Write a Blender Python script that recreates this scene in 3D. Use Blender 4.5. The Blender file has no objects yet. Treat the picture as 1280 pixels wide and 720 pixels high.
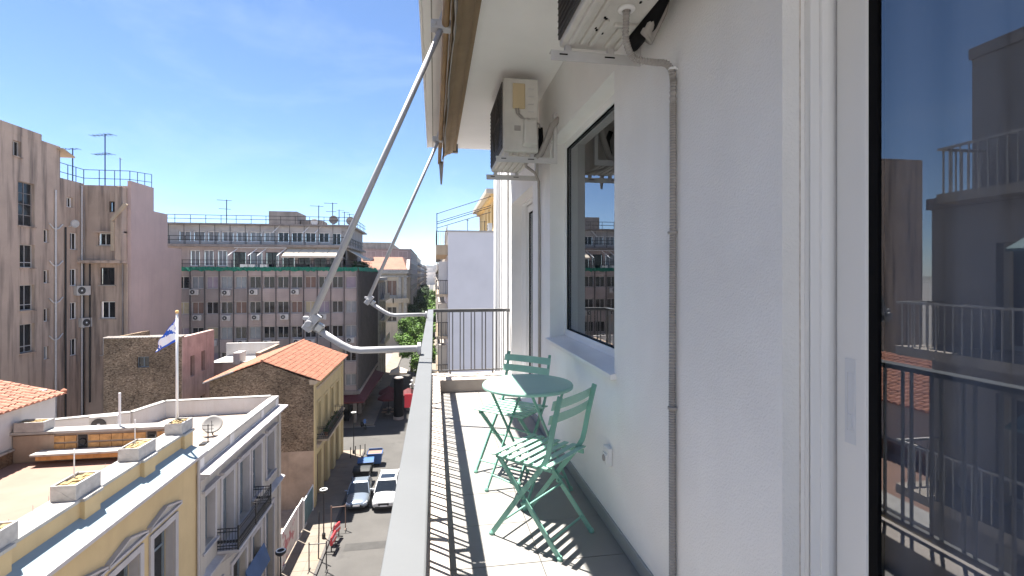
import bpy, math, random
from mathutils import Vector, Matrix
random.seed(11)
R = math.radians
sc = bpy.context.scene
COL = sc.collection
EZ, FL = 18.0, 16.57            # eye height above the street, balcony floor level
# ------------------------------------------------------------------ camera
cam = bpy.data.cameras.new('camera'); camo = bpy.data.objects.new('camera', cam); COL.objects.link(camo)
YAW = math.atan(97 / 605)
camo.location = (0, 0, EZ); camo.rotation_euler = (R(90), 0, -YAW)
cam.sensor_width = 36; cam.lens = 605 / 1280 * 36; cam.shift_y = -17 / 1280
cam.clip_start = 0.02; cam.clip_end = 20000
sc.camera = camo
# ------------------------------------------------------------------ sky, sun, exposure
SUND = Vector((-0.27, 0.24, 1.0)).normalized()
SUN_EL = math.asin(SUND.z); SUN_ROT = math.atan2(SUND.x, SUND.y)
w = bpy.data.worlds.new('World'); sc.world = w; w.use_nodes = True
nt = w.node_tree; bg = nt.nodes['Background']
sky = nt.nodes.new('ShaderNodeTexSky'); sky.sky_type = 'NISHITA'; sky.sun_disc = False
sky.sun_elevation = SUN_EL; sky.sun_rotation = SUN_ROT % (2 * math.pi)
sky.altitude = 300; sky.air_density = 0.75; sky.dust_density = 0.0; sky.ozone_density = 4.5
tcw = nt.nodes.new('ShaderNodeTexCoord'); mpw = nt.nodes.new('ShaderNodeMapping'); mpw.inputs['Scale'].default_value = (1.6, 1.6, 5.0); mpw.inputs['Rotation'].default_value = (.3, .2, .5)
nzw = nt.nodes.new('ShaderNodeTexNoise'); nzw.inputs['Scale'].default_value = 1.3; nzw.inputs['Detail'].default_value = 8; nzw.inputs['Roughness'].default_value = .62; nzw.inputs['Distortion'].default_value = .6
rpw = nt.nodes.new('ShaderNodeValToRGB'); rpw.color_ramp.elements[0].position = .5; rpw.color_ramp.elements[1].position = .85; rpw.color_ramp.elements[1].color = (.11, .11, .11, 1)
mxw = nt.nodes.new('ShaderNodeMix'); mxw.data_type = 'RGBA'; mxw.inputs[7].default_value = (9, 9.5, 10, 1)      # thin cirrus veil over the whole sky
nt.links.new(tcw.outputs['Generated'], mpw.inputs[0]); nt.links.new(mpw.outputs[0], nzw.inputs['Vector']); nt.links.new(nzw.outputs[0], rpw.inputs[0])
nt.links.new(rpw.outputs[0], mxw.inputs[0]); nt.links.new(sky.outputs[0], mxw.inputs[6]); nt.links.new(mxw.outputs[2], bg.inputs[0]); bg.inputs[1].default_value = 0.050
sun = bpy.data.lights.new('sun', 'SUN'); sun.energy = 3.9; sun.angle = R(0.53); sun.color = (1.0, 0.955, 0.88)
suno = bpy.data.objects.new('sun', sun); COL.objects.link(suno)
suno.rotation_euler = (-SUND).to_track_quat('-Z', 'Y').to_euler(); suno.location = SUND * 60
sc.view_settings.view_transform = 'Standard'; sc.view_settings.look = 'None'
sc.view_settings.gamma = 1; sc.view_settings.use_curve_mapping = False
sc.view_settings.exposure = 2.28
sc.cycles.max_bounces = 16; sc.cycles.diffuse_bounces = 8; sc.cycles.glossy_bounces = 6; sc.cycles.transparent_max_bounces = 16

# ------------------------------------------------------------------ materials
def M(name, col, rough=.8, metal=0, var=.12, vs=1.2, bump=0, bs=60, streak=0, scol=None, spec=.4, bdist=.01, patch=None):
    m = bpy.data.materials.new(name); m.use_nodes = True
    t = m.node_tree; n = t.nodes; L = t.links; b = n['Principled BSDF']
    b.inputs['Roughness'].default_value = rough; b.inputs['Metallic'].default_value = metal
    b.inputs['Specular IOR Level'].default_value = spec
    g = n.new('ShaderNodeNewGeometry')
    def noise(scale, det=5, stretch=None, r=.6):
        o = g.outputs['Position']
        if stretch:
            mp = n.new('ShaderNodeMapping'); mp.inputs['Scale'].default_value = stretch; L.new(o, mp.inputs['Vector']); o = mp.outputs[0]
        x = n.new('ShaderNodeTexNoise'); x.inputs['Scale'].default_value = scale; x.inputs['Detail'].default_value = det
        x.inputs['Roughness'].default_value = r; L.new(o, x.inputs['Vector']); return x
    def ramp(src, a, bb, c0=(0, 0, 0, 1), c1=(1, 1, 1, 1)):
        r = n.new('ShaderNodeValToRGB'); r.color_ramp.elements[0].position = a; r.color_ramp.elements[1].position = bb
        r.color_ramp.elements[0].color = c0; r.color_ramp.elements[1].color = c1; L.new(src, r.inputs[0]); return r
    def mix(f, a, bb):
        x = n.new('ShaderNodeMix'); x.data_type = 'RGBA'
        if hasattr(f, 'links'): L.new(f, x.inputs[0])
        else: x.inputs[0].default_value = f
        for k, s in ((6, a), (7, bb)):
            if hasattr(s, 'links'): L.new(s, x.inputs[k])
            else: x.inputs[k].default_value = (*s[:3], 1)
        return x.outputs[2]
    lo = tuple(c * (1 - var) for c in col); hi = tuple(min(1, c * (1 + var)) for c in col)
    nz = noise(vs); r = ramp(nz.outputs[0], .3, .7)
    out = mix(r.outputs[0], lo, hi)
    if streak:
        ns = noise(1.0, 6, (1.6, 1.6, .12)); rs = ramp(ns.outputs[0], .47, .68)
        mm = n.new('ShaderNodeMath'); mm.operation = 'MULTIPLY'; mm.inputs[1].default_value = streak; L.new(rs.outputs[0], mm.inputs[0])
        out = mix(mm.outputs[0], out, scol or tuple(c * .35 for c in col))
    if patch:
        np_ = noise(patch[1], 6); rp = ramp(np_.outputs[0], patch[2], patch[2] + .08)
        mm = n.new('ShaderNodeMath'); mm.operation = 'MULTIPLY'; mm.inputs[1].default_value = patch[3] if len(patch) > 3 else .8; L.new(rp.outputs[0], mm.inputs[0])
        out = mix(mm.outputs[0], out, patch[0])
    L.new(out, b.inputs['Base Color'])
    if bump:
        nb = noise(bs, 4); bp = n.new('ShaderNodeBump'); bp.inputs['Strength'].default_value = bump; bp.inputs['Distance'].default_value = bdist
        L.new(nb.outputs[0], bp.inputs['Height']); L.new(bp.outputs[0], b.inputs['Normal'])
    return m

def stone(name, cols, mortar, scale=(3, 3, 5), edge=.07):
    m = bpy.data.materials.new(name); m.use_nodes = True
    t = m.node_tree; n = t.nodes; L = t.links; b = n['Principled BSDF']; b.inputs['Roughness'].default_value = .95
    b.inputs['Specular IOR Level'].default_value = .2
    g = n.new('ShaderNodeNewGeometry'); mp = n.new('ShaderNodeMapping'); mp.inputs['Scale'].default_value = scale
    L.new(g.outputs['Position'], mp.inputs['Vector'])
    nd = n.new('ShaderNodeTexNoise'); nd.inputs['Scale'].default_value = 1.5; L.new(mp.outputs[0], nd.inputs['Vector'])
    ad = n.new('ShaderNodeVectorMath'); ad.operation = 'MULTIPLY_ADD'; ad.inputs[1].default_value = (.35, .35, .35)
    L.new(nd.outputs[1], ad.inputs[0]); L.new(mp.outputs[0], ad.inputs[2])
    v = n.new('ShaderNodeTexVoronoi'); L.new(ad.outputs[0], v.inputs['Vector'])
    e = n.new('ShaderNodeTexVoronoi'); e.feature = 'DISTANCE_TO_EDGE'; L.new(ad.outputs[0], e.inputs['Vector'])
    s = n.new('ShaderNodeSeparateColor'); L.new(v.outputs['Color'], s.inputs[0])
    cr = n.new('ShaderNodeValToRGB'); els = cr.color_ramp.elements
    while len(els) < len(cols): els.new(.5)
    for i, c in enumerate(cols): els[i].position = i / (len(cols) - 1); els[i].color = (*c, 1)
    L.new(s.outputs[0], cr.inputs[0])
    er = n.new('ShaderNodeValToRGB'); er.color_ramp.elements[0].position = edge * .4; er.color_ramp.elements[1].position = edge
    L.new(e.outputs[0], er.inputs[0])
    x = n.new('ShaderNodeMix'); x.data_type = 'RGBA'; L.new(er.outputs[0], x.inputs[0]); x.inputs[6].default_value = (*mortar, 1); L.new(cr.outputs[0], x.inputs[7])
    n2 = n.new('ShaderNodeTexNoise'); n2.inputs['Scale'].default_value = .5; n2.inputs['Detail'].default_value = 5; L.new(g.outputs['Position'], n2.inputs['Vector'])
    r2 = n.new('ShaderNodeValToRGB'); r2.color_ramp.elements[0].position = .35; r2.color_ramp.elements[1].position = .7
    r2.color_ramp.elements[0].color = (.6, .58, .55, 1); r2.color_ramp.elements[1].color = (1.15, 1.1, 1.05, 1); L.new(n2.outputs[0], r2.inputs[0])
    y = n.new('ShaderNodeMix'); y.data_type = 'RGBA'; y.blend_type = 'MULTIPLY'; y.inputs[0].default_value = 1; L.new(x.outputs[2], y.inputs[6]); L.new(r2.outputs[0], y.inputs[7])
    L.new(y.outputs[2], b.inputs['Base Color'])
    bp = n.new('ShaderNodeBump'); bp.inputs['Strength'].default_value = .8; bp.inputs['Distance'].default_value = .04
    L.new(er.outputs[0], bp.inputs['Height']); L.new(bp.outputs[0], b.inputs['Normal'])
    return m

def glass(name, ior=1.75, tint=(.45, .5, .5)):
    m = bpy.data.materials.new(name); m.use_nodes = True
    t = m.node_tree; n = t.nodes; L = t.links; n.remove(n['Principled BSDF'])
    tr = n.new('ShaderNodeBsdfTransparent'); tr.inputs[0].default_value = (*tint, 1)
    gl = n.new('ShaderNodeBsdfGlossy'); gl.inputs['Roughness'].default_value = 0.0; gl.inputs[0].default_value = (.93, .96, 1, 1)
    fr = n.new('ShaderNodeFresnel'); fr.inputs[0].default_value = ior
    ge = n.new('ShaderNodeNewGeometry'); iv = n.new('ShaderNodeMath'); iv.operation = 'SUBTRACT'; iv.inputs[0].default_value = 1; L.new(ge.outputs['Backfacing'], iv.inputs[1])
    ml = n.new('ShaderNodeMath'); ml.operation = 'MULTIPLY'; L.new(fr.outputs[0], ml.inputs[0]); L.new(iv.outputs[0], ml.inputs[1])
    mx = n.new('ShaderNodeMixShader'); L.new(ml.outputs[0], mx.inputs[0]); L.new(tr.outputs[0], mx.inputs[1]); L.new(gl.outputs[0], mx.inputs[2])
    L.new(mx.outputs[0], n['Material Output'].inputs[0]); return m

X = {}
X['stucco'] = M('white_stucco', (.90, .888, .87), .9, var=.03, vs=2.5, bump=.6, bs=130, bdist=.006, streak=.10, scol=(.62, .58, .53), patch=((.83, .81, .785), .9, .54, .4))
X['soffit'] = M('soffit_paint', (.87, .86, .85), .9, var=.04, vs=1.5, bump=.1, bs=90, bdist=.003)
X['reveal'] = M('white_reveal_paint', (.90, .89, .875), .8, var=.02)
X['alu'] = M('white_lacquered_aluminium', (.88, .875, .87), .35, var=.02)
X['gasket'] = M('black_rubber', (.006, .006, .007), .7, var=.1, spec=.1)
X['glass'] = glass('window_glass', 3.4, (.55, .58, .6))
X['glassd'] = glass('door_glass', 2.1, (.72, .76, .82))
X['door_veil'] = M('grey_door_veil', (.33, .335, .37), .95, var=.06, vs=3)
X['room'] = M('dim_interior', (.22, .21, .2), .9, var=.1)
X['tile'] = M('pale_floor_tile', (.24, .228, .215), .5, var=.06, vs=3, bump=.05, bs=40, patch=((.20, .19, .18), 1.7, .64, .4))
X['grout'] = M('grout', (.22, .21, .2), .95)
X['kerbst'] = M('kerb_plaster', (.42, .37, .33), .9, var=.14, vs=4, bump=.2, bs=60)
X['railcap'] = M('grey_rail_paint', (.11, .115, .12), .6, var=.05, vs=5, bump=.03, bs=90)
X['raildark'] = M('dark_rail_paint', (.15, .145, .14), .5, var=.15, vs=6)
X['railbar'] = M('bounce_lit_bar_paint', (.32, .32, .33), .6, var=.08, vs=6)  # rail paint lightened to stand for floor bounce on the side bars
X['arm'] = M('grey_lacquered_tube', (.44, .44, .46), .5, metal=0, var=.04)
X['steel'] = M('dull_steel', (.4, .4, .4), .45, metal=.8, var=.1)
X['cloth'] = M('brown_awning_cloth', (.26, .19, .12), .95, var=.15, vs=3)
X['clothg'] = M('grey_awning_cloth', (.35, .33, .31), .95, var=.15, vs=5)
X['wood'] = M('brown_bar_paint', (.28, .17, .07), .6, var=.2, vs=6)
X['acbody'] = M('aged_ac_casing', (.62, .60, .56), .55, var=.1, vs=5, streak=.35, scol=(.28, .25, .2))
X['acgrey'] = M('grey_ac_bracket', (.56, .55, .54), .5, var=.1, vs=6)
X['acdark'] = M('dark_ac_grille', (.06, .057, .055), .6, var=.2)
X['beige'] = M('beige_plastic', (.56, .45, .28), .55, var=.08)
X['conduit'] = M('grey_beige_conduit', (.36, .335, .31), .6, var=.12, vs=8)
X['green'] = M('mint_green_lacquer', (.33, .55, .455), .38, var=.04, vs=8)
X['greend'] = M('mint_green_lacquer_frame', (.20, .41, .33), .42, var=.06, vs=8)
X['plastic'] = M('white_plastic', (.78, .78, .77), .4, var=.02)
# street
X['asphalt'] = M('worn_asphalt', (.075, .071, .067), .9, var=.16, vs=.35, bump=.4, bs=25, patch=((.045, .043, .042), .25, .62, .7))
X['pave'] = M('pavement_concrete', (.19, .16, .13), .9, var=.18, vs=.6, bump=.3, bs=20, patch=((.24, .17, .10), .35, .6, .6))
X['kerb'] = M('kerb_concrete', (.08, .075, .072), .9, var=.2, vs=2)
X['ground'] = M('city_ground', (.26, .24, .22), .95, var=.2, vs=.05)
X['white'] = M('white_wash', (.56, .54, .525), .9, var=.08, vs=.8, bump=.15, bs=25, streak=.4, scol=(.45, .38, .32))
X['coping'] = M('white_coping', (.36, .345, .325), .85, var=.14, vs=1.6, bump=.1, bs=20, patch=((.22, .195, .17), 2.2, .56, .7))
X['cornice'] = M('shade_tinted_cornice', (.22, .28, .31), .8, var=.06, vs=1.5)  # blue-grey puts the parapet's shade into the cornice base colour
X['yellow'] = M('ochre_yellow_render', (.50, .37, .20), .9, var=.08, vs=.7, bump=.12, bs=30, streak=.10)
X['lilac'] = M('pale_lilac_trim', (.40, .37, .37), .8, var=.1, vs=1, streak=.25)
X['greyr'] = M('pale_grey_render', (.40, .355, .31), .9, var=.08, vs=.9, bump=.12, bs=30, streak=.2)
X['beigep'] = M('beige_panel_render', (.44, .40, .35), .9, var=.06, vs=1)
X['pinkt'] = M('pink_terrace_tile', (.24, .145, .11), .8, var=.12, vs=.9, bump=.1, bs=10)
X['roofscreed'] = M('roof_screed', (.30, .245, .205), .9, var=.2, vs=.5, bump=.2, bs=8, patch=((.40, .36, .32), .5, .58))
X['planter'] = M('concrete_planter', (.40, .38, .36), .9, var=.18, vs=4, bump=.25, bs=30)
X['soil'] = M('dry_soil', (.30, .22, .11), 1, var=.3, vs=8, bump=.8, bs=30, bdist=.03)
X['iron'] = M('black_iron', (.018, .018, .02), .5, var=.2)
X['darkglass'] = M('dark_window_glass', (.015, .017, .02), .08, var=.3, spec=.45)
X['curtain_veil'] = M('curtained_window_glass', (.24, .26, .27), .25, var=.15, vs=2, spec=.6)
X['shutter'] = M('brown_roller_blind', (.20, .13, .10), .7, var=.15, vs=2)
X['lilacblind'] = M('lilac_blind', (.30, .25, .29), .7, var=.12, vs=2)
X['cream_blind'] = M('cream_blind', (.42, .36, .24), .75, var=.15, vs=2)
X['bluedoor'] = M('grey_blue_shutter_wood', (.13, .16, .19), .6, var=.15, vs=3)
X['tilered'] = M('terracotta_tile', (.31, .13, .08), .85, var=.3, vs=2.5, bump=.2, bs=15)
X['tilepale'] = M('pale_terracotta_tile', (.33, .15, .10), .85, var=.35, vs=3.5, bump=.2, bs=15)
X['tilefar'] = M('far_terracotta', (.26, .12, .08), .85, var=.2, vs=.6)
X['stoneb'] = stone('brown_rubble', [(.10, .07, .05), (.25, .18, .125), (.42, .33, .24), (.17, .12, .085)], (.24, .195, .15), (1.7, 1.7, 3.1))
X['stonew'] = stone('rubble_base', [(.12, .07, .04), (.24, .15, .09), (.3, .2, .12)], (.2, .15, .11), (3, 3, 5))
X['rough'] = M('old_rough_plaster', (.33, .25, .19), .95, var=.25, vs=.7, bump=.4, bs=8, streak=.3)
X['pinkr'] = M('dusty_pink_render', (.53, .395, .355), .95, var=.08, vs=.35, bump=.15, bs=15, streak=.22, scol=(.36, .27, .26))
X['pinkd'] = M('stained_taupe_render', (.49, .375, .295), .95, var=.12, vs=.4, bump=.2, bs=15, streak=.8, scol=(.10, .08, .07))
X['pinko'] = M('old_pink_plaster', (.46, .34, .30), .95, var=.2, vs=.8, bump=.3, bs=10, streak=.4)
X['panel'] = M('mauve_grey_cladding', (.33, .28, .258), .7, var=.2, vs=.45, streak=.25)
X['panel2'] = M('pinkish_cladding', (.43, .355, .325), .7, var=.16, vs=.45, streak=.2)
X['fin'] = M('dark_facade_fin', (.075, .068, .066), .6, var=.2)
X['officew'] = M('office_frame', (.46, .44, .42), .6, var=.12)
X['conc'] = M('roof_concrete', (.27, .24, .22), .95, var=.2, vs=.8, streak=.4)
X['awncream'] = M('cream_awning', (.60, .52, .41), .9, var=.08, vs=2)
X['net'] = M('green_netting', (.02, .18, .11), .9, var=.25, vs=4)
X['cream'] = M('cream_stone', (.50, .44, .36), .85, var=.08, vs=.4, streak=.2)
X['greyb'] = M('grey_render', (.30, .28, .27), .9, var=.1, vs=.3, streak=.25)
X['tan'] = M('tan_render', (.45, .36, .26), .9, var=.1, vs=.3, streak=.2)
X['bluewall'] = M('pale_blue_white_render', (.60, .60, .63), .9, var=.05, vs=.5, bump=.1, bs=20)
X['khaki'] = M('khaki_yellow_render', (.50, .40, .22), .9, var=.08, vs=.8, streak=.15)
X['ochre2'] = M('warm_ochre_render', (.62, .43, .19), .9, var=.08, vs=.8)  # strong ochre base for the penthouse walls and flagpole ball
X['redaw'] = M('dark_red_canopy', (.10, .018, .02), .8, var=.1)
X['red'] = M('bright_red_plastic', (.55, .05, .06), .6, var=.1)
X['blue'] = M('blue_plastic', (.035, .10, .27), .5, var=.12)
X['blk'] = M('black_plastic', (.02, .021, .022), .55, var=.2)
X['carw'] = M('white_car_paint', (.55, .55, .55), .22, var=.01, spec=.6)
X['cars'] = M('silver_car_paint', (.22, .26, .31), .25, metal=.5, var=.02, spec=.6)
X['carglass'] = M('car_glass', (.012, .014, .016), .03, var=.1, spec=.9)
X['tyre'] = M('tyre', (.02, .02, .02), .8)
X['chrome'] = M('chrome', (.6, .6, .6), .2, metal=1)
X['lamp'] = M('headlight', (.7, .72, .75), .15, spec=.9)
X['bark'] = M('bark', (.12, .09, .065), .95, var=.3, vs=4, bump=.6, bs=20)
X['leaf'] = M('leaf_green', (.085, .175, .018), .6, var=.45, vs=.9)
X['leafd'] = M('leaf_dark', (.035, .075, .02), .65, var=.45, vs=.9)
X['hill'] = M('hillside', (.22, .22, .19), 1, var=.3, vs=.004)
X['farcity'] = M('far_houses', (.55, .50, .46), .9, var=.25, vs=.03)
X['tealfence'] = M('teal_fence', (.12, .19, .20), .7, var=.2, vs=2)
X['white_iron'] = M('white_metal', (.72, .72, .72), .5, var=.05)
X['brickw'] = M('ochre_wall_brick', (.48, .27, .11), .9, var=.28, vs=5, bump=.2, bs=30)

# ------------------------------------------------------------------ mesh helpers
class MB:
    def __init__(s): s.v = []; s.f = []
    def add(s, vs, fs):
        o = len(s.v); s.v += [tuple(p) for p in vs]; s.f += [tuple(i + o for i in f) for f in fs]; return s
    def box(s, x0, x1, y0, y1, z0, z1):
        if x0 > x1: x0, x1 = x1, x0
        if y0 > y1: y0, y1 = y1, y0
        if z0 > z1: z0, z1 = z1, z0
        return s.add([(x0, y0, z0), (x1, y0, z0), (x1, y1, z0), (x0, y1, z0), (x0, y0, z1), (x1, y0, z1), (x1, y1, z1), (x0, y1, z1)],
              [(0, 3, 2, 1), (4, 5, 6, 7), (0, 1, 5, 4), (1, 2, 6, 5), (2, 3, 7, 6), (3, 0, 4, 7)])
    def hexa(s, p):   # 8 points: bottom 4 ccw, top 4 ccw
        return s.add(p, [(0, 3, 2, 1), (4, 5, 6, 7), (0, 1, 5, 4), (1, 2, 6, 5), (2, 3, 7, 6), (3, 0, 4, 7)])
    def quad(s, a, b, c, d): return s.add([a, b, c, d], [(0, 1, 2, 3)])
    def bar(s, a, b, wd, h, up=(0, 0, 1)):   # rectangular bar between two points
        a = Vector(a); b = Vector(b); d = (b - a).normalized(); u = Vector(up)
        if abs(d.dot(u)) > .99: u = Vector((1, 0, 0))
        sx = d.cross(u).normalized() * wd / 2; uz = sx.cross(d).normalized() * h / 2
        return s.hexa([a - sx - uz, a + sx - uz, b + sx - uz, b - sx - uz, a - sx + uz, a + sx + uz, b + sx + uz, b - sx + uz])
    def tube(s, pts, r, n=8, cap=True):
        pts = [Vector(p) for p in pts]; k = len(pts); rs = r if isinstance(r, (list, tuple)) else [r] * k
        o = len(s.v); up = None
        for i, p in enumerate(pts):
            d = (pts[min(i + 1, k - 1)] - pts[max(i - 1, 0)]).normalized()
            if up is None: up = Vector((0, 0, 1)) if abs(d.z) < .9 else Vector((0, 1, 0))
            a = d.cross(up).normalized(); up = a.cross(d).normalized()
            for j in range(n):
                t = 2 * math.pi * j / n; s.v.append(tuple(p + (a * math.cos(t) + up * math.sin(t)) * rs[i]))
        for i in range(k - 1):
            for j in range(n):
                j2 = (j + 1) % n; s.f.append((o + i * n + j, o + i * n + j2, o + (i + 1) * n + j2, o + (i + 1) * n + j))
        if cap:
            s.f.append(tuple(o + j for j in range(n))[::-1]); s.f.append(tuple(o + (k - 1) * n + j for j in range(n)))
        return s
    def cyl(s, c, r, z0, z1, n=16): return s.tube([(c[0], c[1], z0), (c[0], c[1], z1)], r, n)
    def prism(s, poly, axis, a0, a1):  # poly of 2D pts extruded along axis
        n = len(poly)
        def P(q, a):
            return (a, q[0], q[1]) if axis == 'x' else (q[0], a, q[1]) if axis == 'y' else (q[0], q[1], a)
        return s.add([P(q, a0) for q in poly] + [P(q, a1) for q in poly],
                     [tuple(range(n))[::-1], tuple(range(n, 2 * n))] + [(i, (i + 1) % n, n + (i + 1) % n, n + i) for i in range(n)])
    def lathe(s, prof, c=(0, 0, 0), n=20, axis='z'):
        o = len(s.v)
        for r, h in prof:
            for j in range(n):
                t = 2 * math.pi * j / n; a, b = r * math.cos(t), r * math.sin(t)
                p = (a, b, h) if axis == 'z' else (h, a, b) if axis == 'x' else (a, h, b)
                s.v.append((p[0] + c[0], p[1] + c[1], p[2] + c[2]))
        for i in range(len(prof) - 1):
            for j in range(n):
                j2 = (j + 1) % n; s.f.append((o + i * n + j, o + i * n + j2, o + (i + 1) * n + j2, o + (i + 1) * n + j))
        return s
    def wall(s, plane, a0, a1, z0, z1, p0, p1, ops=()):   # slab in plane 'x' or 'y' between p0 and p1, with rectangular openings
        A = sorted({a0, a1, *[q for o in ops for q in (o[0], o[1])]}); Z = sorted({z0, z1, *[q for o in ops for q in (o[2], o[3])]})
        A = [a for a in A if a0 <= a <= a1]; Z = [z for z in Z if z0 <= z <= z1]
        def solid(i, j):
            if i < 0 or j < 0 or i >= len(A) - 1 or j >= len(Z) - 1: return False
            a = (A[i] + A[i + 1]) / 2; z = (Z[j] + Z[j + 1]) / 2
            return not any(o[0] < a < o[1] and o[2] < z < o[3] for o in ops)
        def P(p, a, z): return (p, a, z) if plane == 'x' else (a, p, z)
        for i in range(len(A) - 1):
            for j in range(len(Z) - 1):
                if not solid(i, j): continue
                x, y, u, v = A[i], A[i + 1], Z[j], Z[j + 1]
                for p in (p0, p1): s.quad(P(p, x, u), P(p, y, u), P(p, y, v), P(p, x, v))
                if not solid(i - 1, j): s.quad(P(p0, x, u), P(p1, x, u), P(p1, x, v), P(p0, x, v))
                if not solid(i + 1, j): s.quad(P(p0, y, u), P(p1, y, u), P(p1, y, v), P(p0, y, v))
                if not solid(i, j - 1): s.quad(P(p0, x, u), P(p1, x, u), P(p1, y, u), P(p0, y, u))
                if not solid(i, j + 1): s.quad(P(p0, x, v), P(p1, x, v), P(p1, y, v), P(p0, y, v))
        return s
    def mesh(s, name, mat, smooth=False, fix=True):
        me = bpy.data.meshes.new(name); me.from_pydata(s.v, [], s.f)
        me.materials.append(X[mat] if isinstance(mat, str) else mat)
        if smooth: me.polygons.foreach_set('use_smooth', [True] * len(me.polygons))
        if fix and len(s.f) < 20000:
            import bmesh
            bm = bmesh.new(); bm.from_mesh(me); bmesh.ops.remove_doubles(bm, verts=bm.verts, dist=1e-5)
            bmesh.ops.recalc_face_normals(bm, faces=bm.faces); bm.to_mesh(me); bm.free()
        return me
    def build(s, name, mat, parent=None, smooth=False, world=True, bevel=0, fix=True):
        if parent is not None and world:
            o = OFF.get(parent, Vector())
            s.v = [(p[0] - o.x, p[1] - o.y, p[2] - o.z) for p in s.v]
        ob = bpy.data.objects.new(name, s.mesh(name, mat, smooth, fix)); COL.objects.link(ob)
        if parent is not None: ob.parent = parent; OFF[ob] = OFF.get(parent, Vector())
        if bevel:
            bv = ob.modifiers.new('bevel', 'BEVEL'); bv.width = bevel; bv.segments = 2; bv.limit_method = 'ANGLE'
        return ob
OFF = {}
def tag(o, label=None, cat=None, group=None, kind=None):
    if label: o['label'] = label
    if cat: o['category'] = cat
    if group: o['group'] = group
    if kind: o['kind'] = kind
    return o
def thing(name, label, cat, loc=(0, 0, 0), group=None, rz=0):
    o = bpy.data.objects.new(name, None); COL.objects.link(o); o.location = loc; o.rotation_euler = (0, 0, rz); o.empty_display_size = .2
    OFF[o] = Vector(loc); return tag(o, label, cat, group)
def inst(name, me, parent=None, loc=(0, 0, 0), rz=0):
    o = bpy.data.objects.new(name, me); COL.objects.link(o)
    off = OFF.get(parent, Vector()) if parent is not None else Vector()
    o.location = Vector(loc) - off; o.rotation_euler = (0, 0, rz)
    if parent is not None: o.parent = parent
    OFF[o] = Vector(loc); return o
def sub(name, me, parent):     # piece sharing its part's frame
    o = bpy.data.objects.new(name, me); COL.objects.link(o); o.parent = parent; return o
def copy_tree(o, loc=None, rz=None, parent=None):
    c = o.copy(); COL.objects.link(c); c.parent = parent
    if loc is not None: c.location = loc
    if rz is not None: c.rotation_euler = (0, 0, rz)
    for ch in list(o.children): copy_tree(ch, parent=c)
    return c
def struct(o): o['kind'] = 'structure'; return o

# window kit: origin at the bottom centre, facing -Y, front of the frame at y=0
WCACHE = {}
def window(parent, loc, wd, ht, rz=0, frame='officew', pane='darkglass', nv=1, nh=0, fw=.06, dp=.06, transom=None, name='window'):
    k = (round(wd, 2), round(ht, 2), frame, nv, nh, fw, transom)
    if k not in WCACHE:
        b = MB(); b.box(-wd / 2, -wd / 2 + fw, 0, dp, 0, ht); b.box(wd / 2 - fw, wd / 2, 0, dp, 0, ht)
        b.box(-wd / 2 + fw, wd / 2 - fw, 0, dp, 0, fw); b.box(-wd / 2 + fw, wd / 2 - fw, 0, dp, ht - fw, ht)
        for i in range(nv): x = -wd / 2 + wd * (i + 1) / (nv + 1); b.box(x - fw / 2, x + fw / 2, .004, dp - .004, fw, ht - fw)
        for i in range(nh): z = ht * (i + 1) / (nh + 1); b.box(-wd / 2 + fw, wd / 2 - fw, .008, dp - .008, z - fw * .35, z + fw * .35)
        if transom: b.box(-wd / 2 + fw, wd / 2 - fw, .006, dp - .006, ht * transom - fw / 2, ht * transom + fw / 2)
        WCACHE[k] = b.mesh('window', frame, fix=False)
    kp = (k, pane)
    if kp not in WCACHE:
        b = MB(); n = nv + 1; ws = (wd - 2 * fw) / n
        b.box(-ws / 2 + fw * .5, ws / 2 - fw * .5, dp * .55, dp * .75, fw, ht - fw)
        WCACHE[kp] = b.mesh('pane', pane, fix=False)
    o = inst(name, WCACHE[k], parent, loc, rz)
    ws = (wd - 2 * fw) / (nv + 1)
    for i in range(nv + 1):
        p = sub('pane', WCACHE[kp], o); p.location = (-wd / 2 + fw + ws * (i + .5), 0, 0)
    return o
FACE = {'-y': 0, '+x': math.pi / 2, '-x': -math.pi / 2, '+y': math.pi}

def tile_roof(mb, e0, e1, r0, r1, nc, nr, h=.05, jit=.01):   # eave e0-e1, ridge r0-r1
    e0, e1, r0, r1 = map(Vector, (e0, e1, r0, r1))
    N = (e1 - e0).cross(r0 - e0).normalized()
    if N.z < 0: N = -N
    def P(u, v): return (e0.lerp(e1, u)).lerp(r0.lerp(r1, u), v)
    prof = [(0.0, 0), (.15, .75), (.38, 1), (.62, .75), (.75, 0), (.88, -.35), (1.0, 0)]
    for i in range(nc):
        for j in range(nr):
            o = len(mb.v); k = random.uniform(-jit, jit)
            for v, lift in ((j / nr - .02, .03), ((j + 1) / nr, 0)):
                for (t, q) in prof: mb.v.append(tuple(P((i + t) / nc, v) + N * (q * h + lift + k)))
            n = len(prof)
            for t in range(n - 1): mb.f.append((o + t, o + t + 1, o + n + t + 1, o + n + t))
            for q in prof: pass
            a = len(mb.v)
            for (t, q) in prof: mb.v.append(tuple(P((i + t) / nc, j / nr - .02) + N * (min(0, q) * h - .01)))
            for t in range(n - 1): mb.f.append((o + t, a + t, a + t + 1, o + t + 1))
    return mb
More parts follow.
